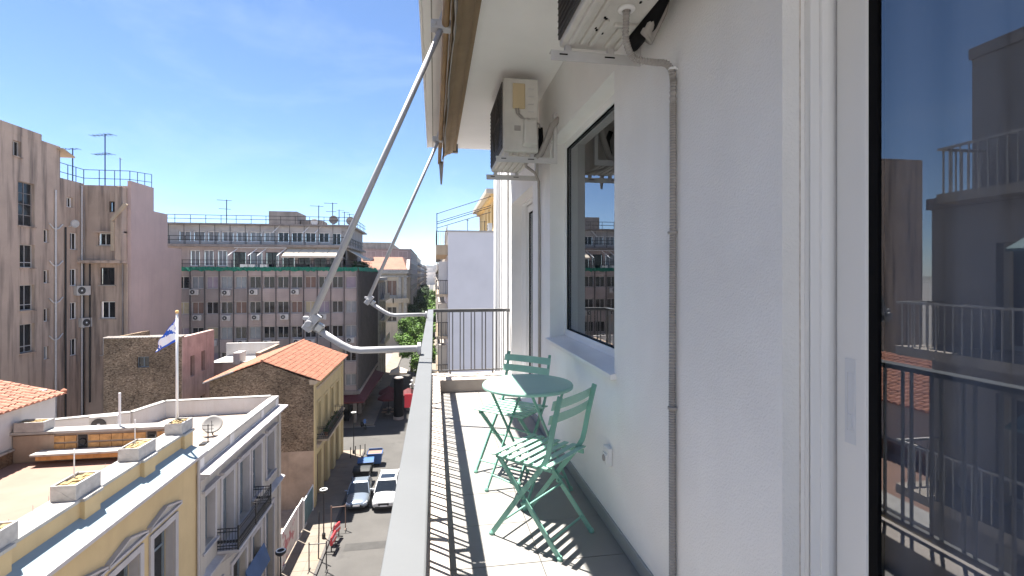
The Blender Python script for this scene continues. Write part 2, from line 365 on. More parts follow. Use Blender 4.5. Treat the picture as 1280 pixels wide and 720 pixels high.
# ================================================================== the setting: ground, streets
def sheet(name, mat, x0, x1, y0, y1, z):
    return struct(MB().quad((x0, y0, z), (x1, y0, z), (x1, y1, z), (x0, y1, z)).build(name, mat))
sheet('ground', 'ground', -3500, 3500, -1500, 4500, -.16)
sheet('street', 'asphalt', -7.0, -1.4, -40, 900, -.13)
sheet('cross_street', 'asphalt', -60, 60, 52.0, 59.5, -.126)
def slabbed_pave(name, x0, x1, y0, y1):
    o = MB().box(x0, x1, y0, y1, -.15, 0).build(name, 'pave'); return struct(o)
pl = slabbed_pave('pavement', -9.4, -7.15, -40, 51.6)
MB().box(-7.15, -7.0, -40, 51.6, -.15, .004).build('kerb', 'kerb', pl)
pl2 = slabbed_pave('pavement', -9.4, -7.15, 60.0, 900)
MB().box(-7.15, -7.0, 60.0, 900, -.15, .004).build('kerb', 'kerb', pl2)
pr = slabbed_pave('pavement', -1.25, 1.2, -40, 51.6)
MB().box(-1.4, -1.25, -40, 51.6, -.15, .004).build('kerb', 'kerb', pr)
pr2 = slabbed_pave('pavement', -1.25, 1.2, 60.0, 900)
MB().box(-1.4, -1.25, 60.0, 900, -.15, .004).build('kerb', 'kerb', pr2)
lot = MB().box(-18, -9.4, 31.0, 39.3, -.15, -.02).build('vacant_lot', 'rough'); struct(lot)
# pavement paving slabs near the site, as pieces of the pavement
slab = MB().box(-.355, .355, -.49, .49, 0, .012).mesh('paving_slab', X['pave'])
for i in range(3):
    for j in range(24):
        inst('paving_slab', slab, pl, (-7.52 - .72 * i, 27.5 + j, .001 + random.uniform(0, .004)))
pts = MB()
for (a, b, c, d) in ((-5.9, -3.2, 33, 33.9), (-4.4, -2.0, 28.2, 29.4)):
    pts.quad((a, c, -.122), (b, c, -.122), (b, d, -.122), (a, d, -.122))
struct(pts.build('street_patch', M('fresh_asphalt', (.05, .048, .046), .9, var=.15, vs=2, bump=.3, bs=30)))

# ================================================================== our building
W = .975
ob = thing('apartment_building', 'white stucco apartment building with big glazed openings along the balcony', 'building', (3, 1, 0))
wins = (2.533, 4.03, 17.46, 19.12); d1 = (-1.0, 1.235, FL, 19.0); d2 = (4.763, 6.12, FL, 18.9)
MB().wall('x', -6, 7.75, 0, 27, W, 1.22, [wins, d1, d2]).build('wall', 'stucco', ob)
MB().box(W, 10, 7.75, 8.0, 0, 27).build('end_wall', 'stucco', ob)
MB().box(W, 10, -6, 7.75, 27, 27.25).build('roof', 'conc', ob)
MB().box(W - .03, W - .002, 6.34, 6.62, 12, 26.9).build('pilaster', 'reveal', ob, bevel=.006)
MB().tube([(W - .05, 7.1, 10), (W - .05, 7.1, 26.8)], .04, 10).build('downpipe', 'alu', ob, smooth=True)
# dim rooms behind the glass
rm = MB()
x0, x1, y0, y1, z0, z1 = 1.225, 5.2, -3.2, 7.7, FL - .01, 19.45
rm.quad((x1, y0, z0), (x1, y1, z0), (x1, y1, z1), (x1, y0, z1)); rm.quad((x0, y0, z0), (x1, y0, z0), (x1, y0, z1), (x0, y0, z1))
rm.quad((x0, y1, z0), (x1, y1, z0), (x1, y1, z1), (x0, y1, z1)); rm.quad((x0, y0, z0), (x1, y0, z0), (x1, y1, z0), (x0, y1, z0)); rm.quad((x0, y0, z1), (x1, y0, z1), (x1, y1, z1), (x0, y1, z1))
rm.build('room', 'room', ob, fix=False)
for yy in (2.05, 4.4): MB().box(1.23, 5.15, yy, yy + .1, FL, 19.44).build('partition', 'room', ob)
sof = MB(); sof.box(-.075, W - .002, -4, 6.27, 19.62, 19.84)
so = sof.build('ceiling_slab', 'soffit', ob, bevel=.008)
MB().box(-.022, -.014, -4, 6.26, 19.6165, 19.6195).build('drip_groove', 'clothg', so)
MB().box(-.092, -.0752, -4, 6.275, 19.615, 19.84).build('slab_fascia', 'soffit', so, bevel=.004)
# skirting
for (a, b) in ((1.262, 4.74), (6.14, 6.3)):
    MB().box(W - .012, W + .001, a, b, FL, FL + .075).build('skirting', M('skirting_stone', (.33, .34, .33), .6, var=.1, vs=4), ob, bevel=.003)
# wide window
wf = MB(); gx = 1.10
wf.wall('x', wins[0], wins[1], wins[2] + .02, wins[3], gx, gx + .06, [(wins[0] + .045, wins[1] - .045, wins[2] + .075, wins[3] - .05)])
wo = wf.build('window', 'alu', ob, bevel=.004)
MB().box(gx + .03, gx + .042, wins[0] + .045, wins[1] - .045, wins[2] + .075, wins[3] - .05).build('pane', 'glass', wo)
gk = MB(); gk.wall('x', wins[0] + .042, wins[1] - .042, wins[2] + .072, wins[3] - .047, gx + .012, gx + .028, [(wins[0] + .047, wins[1] - .048, wins[2] + .077, wins[3] - .053)])
gk.build('gasket', 'gasket', wo)
MB().hexa([(W - .035, wins[0] - .03, wins[2] - .035), (gx + .02, wins[0] - .0, wins[2] - .03), (gx + .02, wins[1] + .0, wins[2] - .03), (W - .035, wins[1] + .03, wins[2] - .035),
           (W - .035, wins[0] - .03, wins[2] - .004), (gx + .02, wins[0] + .0, wins[2] + .022), (gx + .02, wins[1] - .0, wins[2] + .022), (W - .035, wins[1] + .03, wins[2] - .004)]).build('sill', M('white_marble_sill', (.84, .82, .79), .35, var=.05, vs=3), wo, bevel=.004)
# sliding doors
def sliding(op, glassx, stile, handle, name):
    y0, y1, z0, z1 = op; f = MB()
    # outer track frame, stepped
    for k, (xa, xb, th) in enumerate(((glassx - .085, glassx - .055, .022), (glassx - .055, glassx - .03, .030), (glassx - .03, glassx + .05, .018))):
        f.box(xa, xb, y1 - th, y1 - .0005, z0, z1); f.box(xa, xb, y0 + .0005, y0 + th, z0, z1)
        f.box(xa, xb, y0 + th, y1 - th, z1 - th, z1 - .0005); f.box(xa, xb, y0 + th, y1 - th, z0, z0 + th)
    o = f.build(name, 'alu', ob, bevel=.003)
    s = MB(); a, b = y0 + .03, y1 - .032
    s.wall('x', a, b, z0 + .03, z1 - .03, glassx - .012, glassx + .03, [(a + stile, b - stile, z0 + .13, z1 - .12)])
    so_ = s.build('sash', 'alu', o, bevel=.006)
    g = MB(); g.wall('x', a + stile - .003, b - stile + .003, z0 + .127, z1 - .117, glassx - .006, glassx + .016, [(a + stile + .022, b - stile - .026, z0 + .15, z1 - .14)])
    g.build('gasket', 'gasket', o)
    MB().box(glassx + .0, glassx + .012, a + stile + .015, b - stile - .018, z0 + .14, z1 - .13).build('pane', 'glassd', o)
    if handle:
        h = MB(); hy = b - stile / 2
        h.wall('x', hy - .017, hy + .017, 17.54, 17.77, glassx - .0142, glassx - .0125, [(hy - .009, hy + .009, 17.575, 17.735)])
        h.box(glassx - .0135, glassx - .0125, hy - .008, hy + .008, 17.576, 17.734)
        h.box(glassx - .0165, glassx - .0135, hy - .006, hy + .006, 17.585, 17.62)
        h.build('handle', M('handle_grey', (.74, .76, .80), .35, var=.02), o, bevel=.001)
    return o
sliding(d1, 1.13, .098, True, 'sliding_door'); sliding(d2, 1.19, .07, False, 'sliding_door')
cu = MB(); prev = None
for i in range(90):
    yy = -1.2 + 2.55 * i / 89; xx = 1.34 + .025 * math.sin(i * 1.1) + .008 * math.sin(i * 2.7)
    row = [(xx, yy, FL + .03), (xx * .3 + 1.34 * .7, yy, 19.35)]
    if prev: cu.quad(prev[0], row[0], row[1], prev[1])
    prev = row
cu.build('curtain_veil', 'door_veil', ob, smooth=True)  # added sheet: lifts the dark door glass to an even grey veil
# sealant bead on the near door jamb
bd = MB(); pz = [(W + .055 + random.uniform(-.0004, .0004), 1.2335, FL + .02 + i * .06) for i in range(40)]
bd.tube(pz, .0013, 5); bd.build('sealant_bead', M('aged_sealant', (.58, .51, .45), .8, var=.4, vs=30), ob)

# ------------------------------------------------------------------ balcony floor, kerb, railings
bf = struct(MB().box(-.085, W - .001, -4, 6.34, FL - .2, FL - .012).build('balcony_floor', 'grout'))
ts = .455
for j in range(20):
    for i in range(3):
        xa = .072 + i * ts; xb = min(xa + ts - .004, W - .002); ya = -1.6 + j * ts * .87; yb = min(ya + ts * .87 - .004, 5.895)
        if xb - xa < .03 or yb - ya < .03: continue
        MB().box(xa, xb, ya, yb, FL - .012, FL + random.uniform(-.0006, .0006)).build('tile', 'tile', bf)
MB().box(-.083, .068, -4, 6.338, FL - .012, FL + .15).build('side_kerb', 'kerbst', bf, bevel=.006)
MB().box(.068, W - .002, 5.90, 6.338, FL - .012, FL + .152).build('end_kerb', 'kerbst', bf, bevel=.006)
rl = thing('balcony_railing', 'grey metal balcony railing with flat cap and paired thin bars', 'railing', (-.045, 3, FL + .15))
for (a, b) in ((-3.9, 2.628), (2.634, 6.30)):
    MB().box(-.081, -.012, a, b, FL + .962, FL + .98).build('rail_cap', 'railcap', rl, bevel=.004)
MB().box(-.0545, -.0385, -3.9, 6.27, FL + .950, FL + .9615).build('top_bar', 'railcap', rl)
MB().box(-.0595, -.0335, -3.9, 6.27, FL + .185, FL + .205).build('bottom_bar', 'raildark', rl)
bal = MB().box(-.0055, .0055, -.0055, .0055, 0, .746).mesh('baluster', 'railbar')
balx = MB().box(-.0065, .0065, -.0065, .0065, 0, .742).mesh('baluster', 'raildark')
y = -.8
while y < 6.15:
    for q in (0, .045): inst('baluster', bal, rl, (-.0465, y + q, FL + .205))
    y += .1415
MB().box(-.0595, -.0335, 6.244, 6.27, FL + .15, FL + .9495).build('corner_post', 'raildark', rl)
for yy in (.6, 2.63, 4.5): MB().box(-.0585, -.0345, yy - .012, yy + .012, FL + .149, FL + .186).build('foot', 'raildark', rl)
MB().box(-.033, W - .002, 6.2445, 6.2835, FL + .945, FL + .985).build('end_top_rail', 'raildark', rl, bevel=.003)
MB().box(-.033, W - .002, 6.252, 6.272, FL + .190, FL + .205).build('end_bottom_bar', 'raildark', rl)
x = .045
while x < W - .03:
    for q in (0, .045):
        if x + q < W - .02: inst('baluster', balx, rl, (x + q, 6.262, FL + .2045))
    x += .1415
for xx in (.2, .75): MB().box(xx - .01, xx + .01, 6.253, 6.271, FL + .151, FL + .191).build('foot', 'raildark', rl)

# ------------------------------------------------------------------ awning
aw = thing('retracted_awning', 'rolled brown awning with grey tubular arms under the ceiling slab', 'awning', (.1, 2, 19.5))
def roll(cx, cz, r, y0, y1, n=46, w=.004):
    p = []; rr = []
    for i in range(n + 1):
        p.append((cx, y0 + (y1 - y0) * i / n, cz)); rr.append(r + random.uniform(-w, w))
    return p, rr
p, rr = roll(.165, 19.535, .066, -3.6, 6.0); MB().tube(p, rr, 14).build('fabric_roll', 'cloth', aw, smooth=True)
v = MB(); n = 60     # valance hanging from the roll to the front bar, rippled
prev = None
for i in range(n + 1):
    yy = -3.6 + 9.66 * i / n; a = math.sin(yy * 7) * .008 + random.uniform(-.004, .004); b = random.uniform(-.012, .012)
    row = [(.215, yy, 19.585), (.202 + a * .3, yy, 19.51), (.14 + a, yy, 19.46 + b * .4), (.105 + a * .6, yy, 19.43 + b), (.094 + a * .6, yy, 19.36 + b * 1.6)]
    if prev:
        for k in range(4): v.quad(prev[k], row[k], row[k + 1], prev[k + 1])
    prev = row
vo = v.build('valance', 'cloth', aw, smooth=True)
hm = MB(); prev = None
for i in range(90):
    yy = -3.6 + 9.66 * i / 89; a = math.sin(yy * 5) * .006 + random.uniform(-.004, .004)
    row = [(.118 + a, yy, 19.425), (.108 + a, yy, 19.345 + a)]
    if prev: hm.quad(prev[0], row[0], row[1], prev[1])
    prev = row
ho_ = hm.build('hem', 'clothg', aw, smooth=True); hs_ = ho_.modifiers.new('s', 'SOLIDIFY'); hs_.thickness = .006
md = vo.modifiers.new('thick', 'SOLIDIFY'); md.thickness = .004
MB().box(.205, .262, -3.6, 6.05, 19.53, 19.619).build('cassette', 'cloth', aw, bevel=.008)
MB().tube([(.062, -3.6, 19.40), (.062, 6.16, 19.40)], .021, 12).build('front_bar', 'wood', aw, smooth=True)
MB().box(.2, .29, 6.05, 6.12, 19.52, 19.62).build('end_plate', 'raildark', aw)
t = MB(); t.hexa([(.075, 6.1, 19.12), (.095, 6.1, 19.12), (.095, 6.13, 19.13), (.075, 6.13, 19.13), (.055, 6.06, 19.40), (.115, 6.06, 19.40), (.115, 6.12, 19.40), (.055, 6.12, 19.40)]); t.build('cloth_tail', 'clothg', aw)
for Y in (2.76, 5.08, -1.0):
    a = MB(); low = [(-.075, Y, 17.585), (-.40, Y, 17.582), (-.45, Y, 17.59), (-.50, Y, 17.615), (-.66, Y, 17.725)]
    a.tube(low, .0185, 12); lo = a.build('lower_arm', 'arm', aw, smooth=True)
    MB().tube([(-.093, Y, 17.585), (-.074, Y, 17.585)], .035, 12).build('wall_flange', 'arm', lo)
    u = MB(); u.tube([(-.662, Y - .012, 17.745), (.035, Y - .012, 19.37)], [.0185, .015], 12); uo = u.build('upper_arm', 'arm', aw, smooth=True)
    MB().tube([(.02, Y + .012, 19.36), (.09, Y + .012, 19.60)], .017, 10).build('stay', 'arm', uo, smooth=True)
    k = MB(); k.bar((-.685, Y, 17.70), (-.625, Y, 17.78), .06, .05); k.tube([(-.665, Y - .045, 17.735), (-.665, Y + .045, 17.735)], .02, 10)
    k.bar((-.70, Y, 17.765), (-.64, Y, 17.762), .03, .02); k.build('elbow_joint', 'arm', aw, bevel=.005)
    MB().bar((-.632, Y, 17.722), (-.60, Y, 17.70), .05, .046).build('elbow_collar', 'steel', aw, bevel=.006)
    k = MB(); k.box(-.02, .095, Y - .032, Y + .032, 19.375, 19.425); k.tube([(.0, Y - .04, 19.40), (.0, Y + .04, 19.40)], .016, 8); k.build('clamp', 'arm', aw, bevel=.008)

# ------------------------------------------------------------------ air conditioners on our wall
def fan_face(x, yc, zc, r, parent):
    g = MB()
    for k in range(1, 9): 
        rr = r * k / 8; pts = [(x - .006, yc + rr * math.cos(t * math.pi / 12), zc + rr * math.sin(t * math.pi / 12)) for t in range(25)]
        g.tube(pts, .003, 4, cap=False)
    for k in range(6):
        t = k * math.pi / 3; g.tube([(x - .008, yc, zc), (x - .008, yc + r * math.cos(t), zc + r * math.sin(t))], .004, 4)
    g.build('fan_guard', 'acdark', parent)
def condenser(label, x0, x1, y0, y1, z0, z1, near):
    t = thing('air_conditioner', label, 'air conditioner', ((x0 + x1) / 2, (y0 + y1) / 2, z0))
    c = MB().box(x0, x1, y0, y1, z0, z1).build('casing', 'acbody', t, bevel=.014)
    MB().box(x0 - .008, x0 + .001, y0 + .02, y1 - .02, z0 + .03, z1 - .03).build('front_grille', 'acdark', t)
    fan_face(x0 - .008, (y0 * .6 + y1 * .4), (z0 + z1) / 2, .22, t)
    s = MB()
    for k in range(15): zz = z0 + .05 + k * (z1 - z0 - .1) / 14; s.box(x0 - .0135, x0 - .0085, y0 + .03, y1 - .03, zz - .003, zz + .003)
    s.build('louvre', 'acdark', t)
    for yy in (y0 + .05, y1 - .03):
        b = MB(); b.box(x0 - .05, W - .001, yy - .02, yy + .018, z0 - .035, z0 - .031); b.box(x0 - .05, W - .001, yy - .0205, yy - .016, z0 - .078, z0 - .031)
        b.box(x0 + .02, x0 + .05, yy - .012, yy + .012, z0 - .031, z0 + .001); b.box(x1 - .06, x1 - .03, yy - .012, yy + .012, z0 - .031, z0 + .001)
        b.box(W - .03, W - .001, yy - .021, yy + .019, z0 - .03, z0 + .33)
        bo = b.build('bracket', 'acgrey', t)
        sl = MB()
        for (xa, xb) in ((x0 - .01, x0 + .03), (x1 - .08, x1 - .03)): sl.box(xa, xb, yy - .0213, yy - .0203, z0 - .052, z0 - .045)
        sl.build('slot', 'gasket', bo)
    return t, c
a2, c2 = condenser('aged air conditioner with yellowed terminal cover, beyond the wide window', .53, .815, 3.75, 4.55, 18.965, 19.545, True)
MB().box(.605, .705, 3.735, 3.751, 19.30, 19.50).build('terminal_cover', 'beige', a2, bevel=.008)
MB().hexa([(.69, 3.70, 19.02), (.80, 3.70, 19.02), (.80, 3.751, 19.0), (.68, 3.751, 19.0), (.70, 3.71, 19.20), (.79, 3.71, 19.20), (.80, 3.751, 19.24), (.69, 3.751, 19.24)]).build('valve_cover', 'acbody', a2, bevel=.01)
MB().box(.62, .67, 3.7465, 3.7515, 19.13, 19.17).build('sticker', 'clothg', a2)
for k in range(4): MB().box(.73, .775, 3.7455, 3.752, 19.28 + k * .06, 19.286 + k * .06).build('vent_slot', 'acgrey', a2)
cb = MB()
for dx in (0, .02): cb.tube([(.63 + dx, 3.742, 19.305), (.635 + dx, 3.735, 19.26), (.67 + dx, 3.73, 19.225), (.74, 3.73, 19.215 - dx), (.82, 3.75, 19.19), (.84, 3.80, 19.14)], .0065, 6)
cb.build('cable', 'conduit', a2, smooth=True)
cb = MB(); cb.tube([(.80, 3.80, 18.93), (.845, 3.80, 18.97), (.90, 3.78, 19.10), (.93, 3.77, 19.19), (.985, 3.75, 19.24)], .026, 10); cb.build('insulated_pipe', 'conduit', a2, smooth=True)
cb = MB(); cb.tube([(.835, 3.78, 19.17), (.85, 3.82, 19.10), (.84, 3.82, 19.02), (.80, 3.82, 18.95)], .02, 8); cb.build('insulated_pipe', 'gasket', a2, smooth=True)
cr = MB()
for k in range(5): cr.box(.57 + k * .05, .595 + k * .05, 3.8, 4.5, 18.955, 18.9655)
cr.build('pan_rib', 'acbody', a2)
# thin wall pipe from the far unit
tp = tag(MB().tube([(.74, 3.95, 18.965), (.78, 4.1, 18.93), (.90, 4.3, 18.92), (W - .02, 4.395, 18.86), (W - .014, 4.395, 18.5), (W - .014, 4.395, FL + .02)], .0125, 8).build('drain_pipe', 'conduit', None, smooth=True),
   'thin straight drain pipe on the wall between window and far sliding door', 'pipe')
a1, c1 = condenser('air conditioner seen from below, its ribbed pan over the curved conduit', .585, .875, 1.36, 2.24, 19.075, 19.60, True)
pr_ = MB()
def rib(xa, ya, xb, yb, wd=.024): pr_.bar((xa, ya, 19.0735), (xb, yb, 19.0735), wd, .022)
for (xa, ya, yb) in ((.625, 1.75, 2.17), (.675, 1.80, 2.17), (.72, 1.95, 2.18), (.80, 2.0, 2.18), (.845, 1.98, 2.18)): rib(xa, ya, xa, yb)
for (xa, xb, yy) in ((.625, .70, 1.70), (.625, .675, 1.745), (.76, .86, 1.98)): rib(xa, yy, xb, yy)
pr_.build('pan_rib', 'acbody', a1, bevel=.006)
hb = MB()
for (xa, ya) in ((.70, 1.93), (.71, 1.94), (.69, 2.02), (.70, 2.035), (.735, 2.06), (.80, 1.80), (.82, 1.77), (.86, 2.08)): hb.box(xa, xa + .008, ya, ya + .012, 19.0715, 19.0765)
hb.build('pan_hole', 'gasket', a1)
MB().lathe([(.0, .002), (.034, .002), (.036, -.006), (.030, -.012), (.018, -.012)], (.766, 1.857, 19.075), 20).build('drain_collar', 'plastic', a1, smooth=True)
cb = MB()
for (o_, r_) in ((0, .02), (.03, .024)): cb.tube([(.87, 1.80 + o_, 19.20), (.90, 1.86 + o_, 19.10), (.905, 1.95 + o_, 19.05), (.93, 2.0 + o_ * .5, 19.03), (.96, 1.93 + o_, 19.12), (W + .01, 1.88 + o_, 19.25)], r_, 10)
cb.build('insulated_pipe', 'conduit', a1, smooth=True)
cb = MB(); cb.tube([(.86, 1.6, 19.25), (.90, 1.8, 19.12), (.91, 1.95, 19.075), (.90, 2.12, 19.06)], .035, 10); cb.build('insulated_pipe', 'gasket', a1, smooth=True)
# corrugated conduit: ribbed sweep
def spline(pts, n):
    pts = [Vector(p) for p in pts]; out = []
    P = [pts[0] * 2 - pts[1]] + pts + [pts[-1] * 2 - pts[-2]]
    for i in range(1, len(P) - 2):
        a, b, c_, d = P[i - 1], P[i], P[i + 1], P[i + 2]
        m = max(2, int((c_ - b).length / n))
        for k in range(m):
            t = k / m; out.append(.5 * ((2 * b) + (c_ - a) * t + (2 * a - 5 * b + 4 * c_ - d) * t * t + (3 * b - a - 3 * c_ + d) * t ** 3))
    return out + [pts[-1]]
cp = spline([(.766, 1.857, 19.08), (.766, 1.86, 19.03), (.782, 1.90, 18.965), (.83, 1.935, 18.915), (.895, 1.90, 18.885), (.940, 1.855, 18.86), (W - .016, 1.842, 18.80), (W - .016, 1.842, 18.70), (W - .016, 1.843, 18.2), (W - .016, 1.849, 17.6), (W - .016, 1.846, FL + .01)], .0055)
cd = thing('flexible_conduit', 'corrugated grey conduit running down the wall between window and near door', 'pipe', (W - .016, 1.846, FL))
MB().tube(cp, [.0152 if i % 2 else .0108 for i in range(len(cp))], 10).build('corrugated_tube', 'conduit', cd)
for zz in (18.83, 18.165, 17.45):
    MB().lathe([(.0165, 0), (.0195, .001), (.0195, .010), (.0165, .011)], (W - .016, 1.8455, zz), 12).build('clip', 'plastic' if zz > 18.5 else 'conduit', cd)
# wall socket
ws = thing('wall_socket', 'small white weatherproof wall socket low on the stucco wall', 'socket', (W, 2.596, 16.93))
MB().box(W - .028, W - .0005, 2.555, 2.64, 16.935, 17.035).build('box', 'plastic', ws, bevel=.006)
MB().box(W - .036, W - .0275, 2.565, 2.632, 16.942, 17.0).build('cover_flap', 'plastic', ws, bevel=.005)
MB().lathe([(.0, 0), (.017, 0), (.019, .006)], (W - .041, 2.60, 16.972), 14, 'x').build('ring', 'clothg', ws)
# ================================================================== bistro set
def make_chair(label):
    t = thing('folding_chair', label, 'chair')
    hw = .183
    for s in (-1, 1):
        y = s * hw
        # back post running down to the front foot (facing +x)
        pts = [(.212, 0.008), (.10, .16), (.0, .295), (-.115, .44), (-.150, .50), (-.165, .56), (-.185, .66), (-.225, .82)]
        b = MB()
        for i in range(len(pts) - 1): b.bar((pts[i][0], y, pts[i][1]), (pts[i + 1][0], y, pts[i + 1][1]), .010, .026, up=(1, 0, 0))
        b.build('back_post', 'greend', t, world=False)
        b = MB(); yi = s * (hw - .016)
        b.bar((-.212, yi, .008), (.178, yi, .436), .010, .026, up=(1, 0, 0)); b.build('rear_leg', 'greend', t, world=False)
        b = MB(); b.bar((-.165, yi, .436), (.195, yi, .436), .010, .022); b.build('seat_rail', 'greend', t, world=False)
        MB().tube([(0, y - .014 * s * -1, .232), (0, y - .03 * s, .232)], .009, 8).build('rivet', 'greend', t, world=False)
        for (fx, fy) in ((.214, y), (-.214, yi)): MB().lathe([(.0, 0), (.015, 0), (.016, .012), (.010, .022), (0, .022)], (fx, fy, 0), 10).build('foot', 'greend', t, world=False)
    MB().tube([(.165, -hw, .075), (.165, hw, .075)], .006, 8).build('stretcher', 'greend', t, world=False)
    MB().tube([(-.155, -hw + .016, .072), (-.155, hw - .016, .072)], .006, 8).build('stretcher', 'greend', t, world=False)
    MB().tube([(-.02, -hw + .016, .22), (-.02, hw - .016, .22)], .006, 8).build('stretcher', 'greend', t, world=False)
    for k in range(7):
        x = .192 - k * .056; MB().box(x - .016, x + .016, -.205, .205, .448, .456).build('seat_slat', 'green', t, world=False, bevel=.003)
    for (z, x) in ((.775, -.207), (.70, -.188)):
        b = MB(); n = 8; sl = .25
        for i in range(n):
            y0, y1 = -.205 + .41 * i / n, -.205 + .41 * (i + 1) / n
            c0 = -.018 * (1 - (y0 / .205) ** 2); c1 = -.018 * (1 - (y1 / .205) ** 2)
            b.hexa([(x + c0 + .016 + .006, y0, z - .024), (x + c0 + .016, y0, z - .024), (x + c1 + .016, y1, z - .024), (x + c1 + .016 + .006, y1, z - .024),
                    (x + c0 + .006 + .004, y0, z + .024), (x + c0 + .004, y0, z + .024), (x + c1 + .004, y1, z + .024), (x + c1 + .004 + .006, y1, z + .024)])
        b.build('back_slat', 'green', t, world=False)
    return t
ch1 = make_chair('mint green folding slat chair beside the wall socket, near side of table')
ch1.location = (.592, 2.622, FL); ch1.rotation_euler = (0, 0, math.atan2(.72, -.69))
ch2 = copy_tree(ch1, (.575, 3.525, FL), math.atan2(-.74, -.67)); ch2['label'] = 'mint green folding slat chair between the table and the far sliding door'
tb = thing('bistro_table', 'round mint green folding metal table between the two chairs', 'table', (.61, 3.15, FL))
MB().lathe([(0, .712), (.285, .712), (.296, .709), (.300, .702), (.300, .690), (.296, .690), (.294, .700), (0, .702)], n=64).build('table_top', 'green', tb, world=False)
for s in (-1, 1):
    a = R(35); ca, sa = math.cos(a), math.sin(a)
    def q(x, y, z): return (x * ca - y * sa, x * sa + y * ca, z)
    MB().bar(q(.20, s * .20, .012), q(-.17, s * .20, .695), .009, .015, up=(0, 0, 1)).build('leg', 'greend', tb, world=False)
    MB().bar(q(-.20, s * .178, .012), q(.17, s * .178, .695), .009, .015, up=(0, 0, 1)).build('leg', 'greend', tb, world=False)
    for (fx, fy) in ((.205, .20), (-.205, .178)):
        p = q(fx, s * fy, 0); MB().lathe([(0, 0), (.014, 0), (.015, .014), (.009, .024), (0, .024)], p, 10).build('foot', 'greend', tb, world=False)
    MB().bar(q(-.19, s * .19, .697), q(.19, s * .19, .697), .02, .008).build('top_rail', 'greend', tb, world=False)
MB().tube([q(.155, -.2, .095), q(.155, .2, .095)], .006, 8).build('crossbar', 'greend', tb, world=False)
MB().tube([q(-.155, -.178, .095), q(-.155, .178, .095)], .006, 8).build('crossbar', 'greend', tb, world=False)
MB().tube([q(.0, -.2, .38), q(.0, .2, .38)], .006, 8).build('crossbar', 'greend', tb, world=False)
# ================================================================== yellow neoclassical building with roof terrace
FX = -9.2
yb = thing('yellow_building', 'ochre yellow neoclassical building with planters on its roof terrace parapet', 'building', (-12.5, 15, 0))
YW = [(11.55, 12.9), (13.6, 14.95), (15.62, 16.9), (17.65, 19.0)]
ops = [(a, b, 6.5, 9.25) for a, b in YW] + [(a, b, .3, 4.4) for a, b in YW]
MB().wall('x', 9.7, 20.75, 0, 10.85, FX - .35, FX, ops).build('wall', 'yellow', yb)
MB().wall('y', -20, FX - .35, 0, 10.85, 9.7, 9.95).build('side_wall', 'yellow', yb)
MB().box(-15.7, -10.15, 9.9, 20.9, 10.6, 10.9).build('terrace_deck', 'pinkt', yb)
MB().box(-15.65, -10.2, 10.0, 10.3, 0, 10.6).build('inner_wall', 'yellow', yb)
# cornice: sloped top, moulded underside
MB().prism([(FX - .3, 10.85), (FX + .12, 10.85), (FX + .12, 10.93), (FX + .22, 10.94), (FX + .24, 10.98), (FX + .36, 10.99), (FX + .36, 11.05), (FX - .35, 11.36)], 'y', 9.7, 20.75).build('cornice', 'cornice', yb)
MB().box(FX + .361, FX + .375, 9.7, 20.75, 10.96, 11.065).build('cornice_lip', 'lilac', yb)
pp = MB().box(-10.2, -9.55, 9.7, 20.9, 10.85, 11.80).build('parapet', 'yellow', yb)
MB().box(-10.26, -9.49, 9.7, 20.93, 11.80, 11.90).build('coping', 'coping', pp, bevel=.02)
for yy in (12.3, 15.24, 18.0, 20.6):
    MB().box(-9.56, -9.42, yy - .35, yy + .28, 11.2, 11.82).build('pier', 'yellow', pp, bevel=.01)
    MB().box(-9.49, -9.38, yy - .42, yy + .35, 11.82, 11.905).build('pier_cap', 'coping', pp, bevel=.01)
for i, (a, b) in enumerate(YW):
    c = (a + b) / 2; wd = b - a
    window(yb, (FX - .30, c, 6.5), wd, 2.75, FACE['+x'], 'bluedoor', 'darkglass', 1, 0, .09, .06, transom=.72)
    window(yb, (FX - .30, c, .3), wd, 4.1, FACE['+x'], 'bluedoor', 'darkglass', 1, 0, .09, .06, transom=.75)
    tr = MB()
    tr.box(FX, FX + .07, a - .20, a, 6.4, 9.45); tr.box(FX, FX + .07, b, b + .20, 6.4, 9.45); tr.box(FX, FX + .07, a, b, 9.25, 9.45)
    tr.box(FX - .28, FX + .002, b - .002, b + .02, 6.5, 9.25)
    tr.build('window_surround', 'lilac', yb, bevel=.01)
    pd = MB(); ya, yc_ = a - .30, b + .30
    pd.box(FX, FX + .15, ya, yc_, 9.66, 9.72)
    pd.box(FX, FX + .09, ya + .06, yc_ - .06, 9.58, 9.66)
    for s, (p0, p1) in enumerate((((ya, 9.72), (c, 9.98)), ((yc_, 9.72), (c, 9.98)))):
        pd.hexa([(FX, p0[0], p0[1]), (FX + .14, p0[0], p0[1]), (FX + .14, p1[0], p1[1] - .0), (FX, p1[0], p1[1]),
                 (FX, p0[0], p0[1] + .07), (FX + .155, p0[0], p0[1] + .07), (FX + .155, p1[0], p1[1] + .07), (FX, p1[0], p1[1] + .07)])
    pd.build('pediment', 'lilac', yb)
    MB().prism([(ya + .1, 9.72), (yc_ - .1, 9.72), (c, 9.96)], 'x', FX + .001, FX + .05).build('tympanum', 'greyr', yb)
MB().tube([(FX + .08, 20.66, 0), (FX + .08, 20.66, 10.9)], .055, 8).build('downpipe', 'lilac', yb)
MB().box(FX, FX + .14, 9.7, 20.55, 5.2, 5.45).build('belt_course', 'lilac', yb)
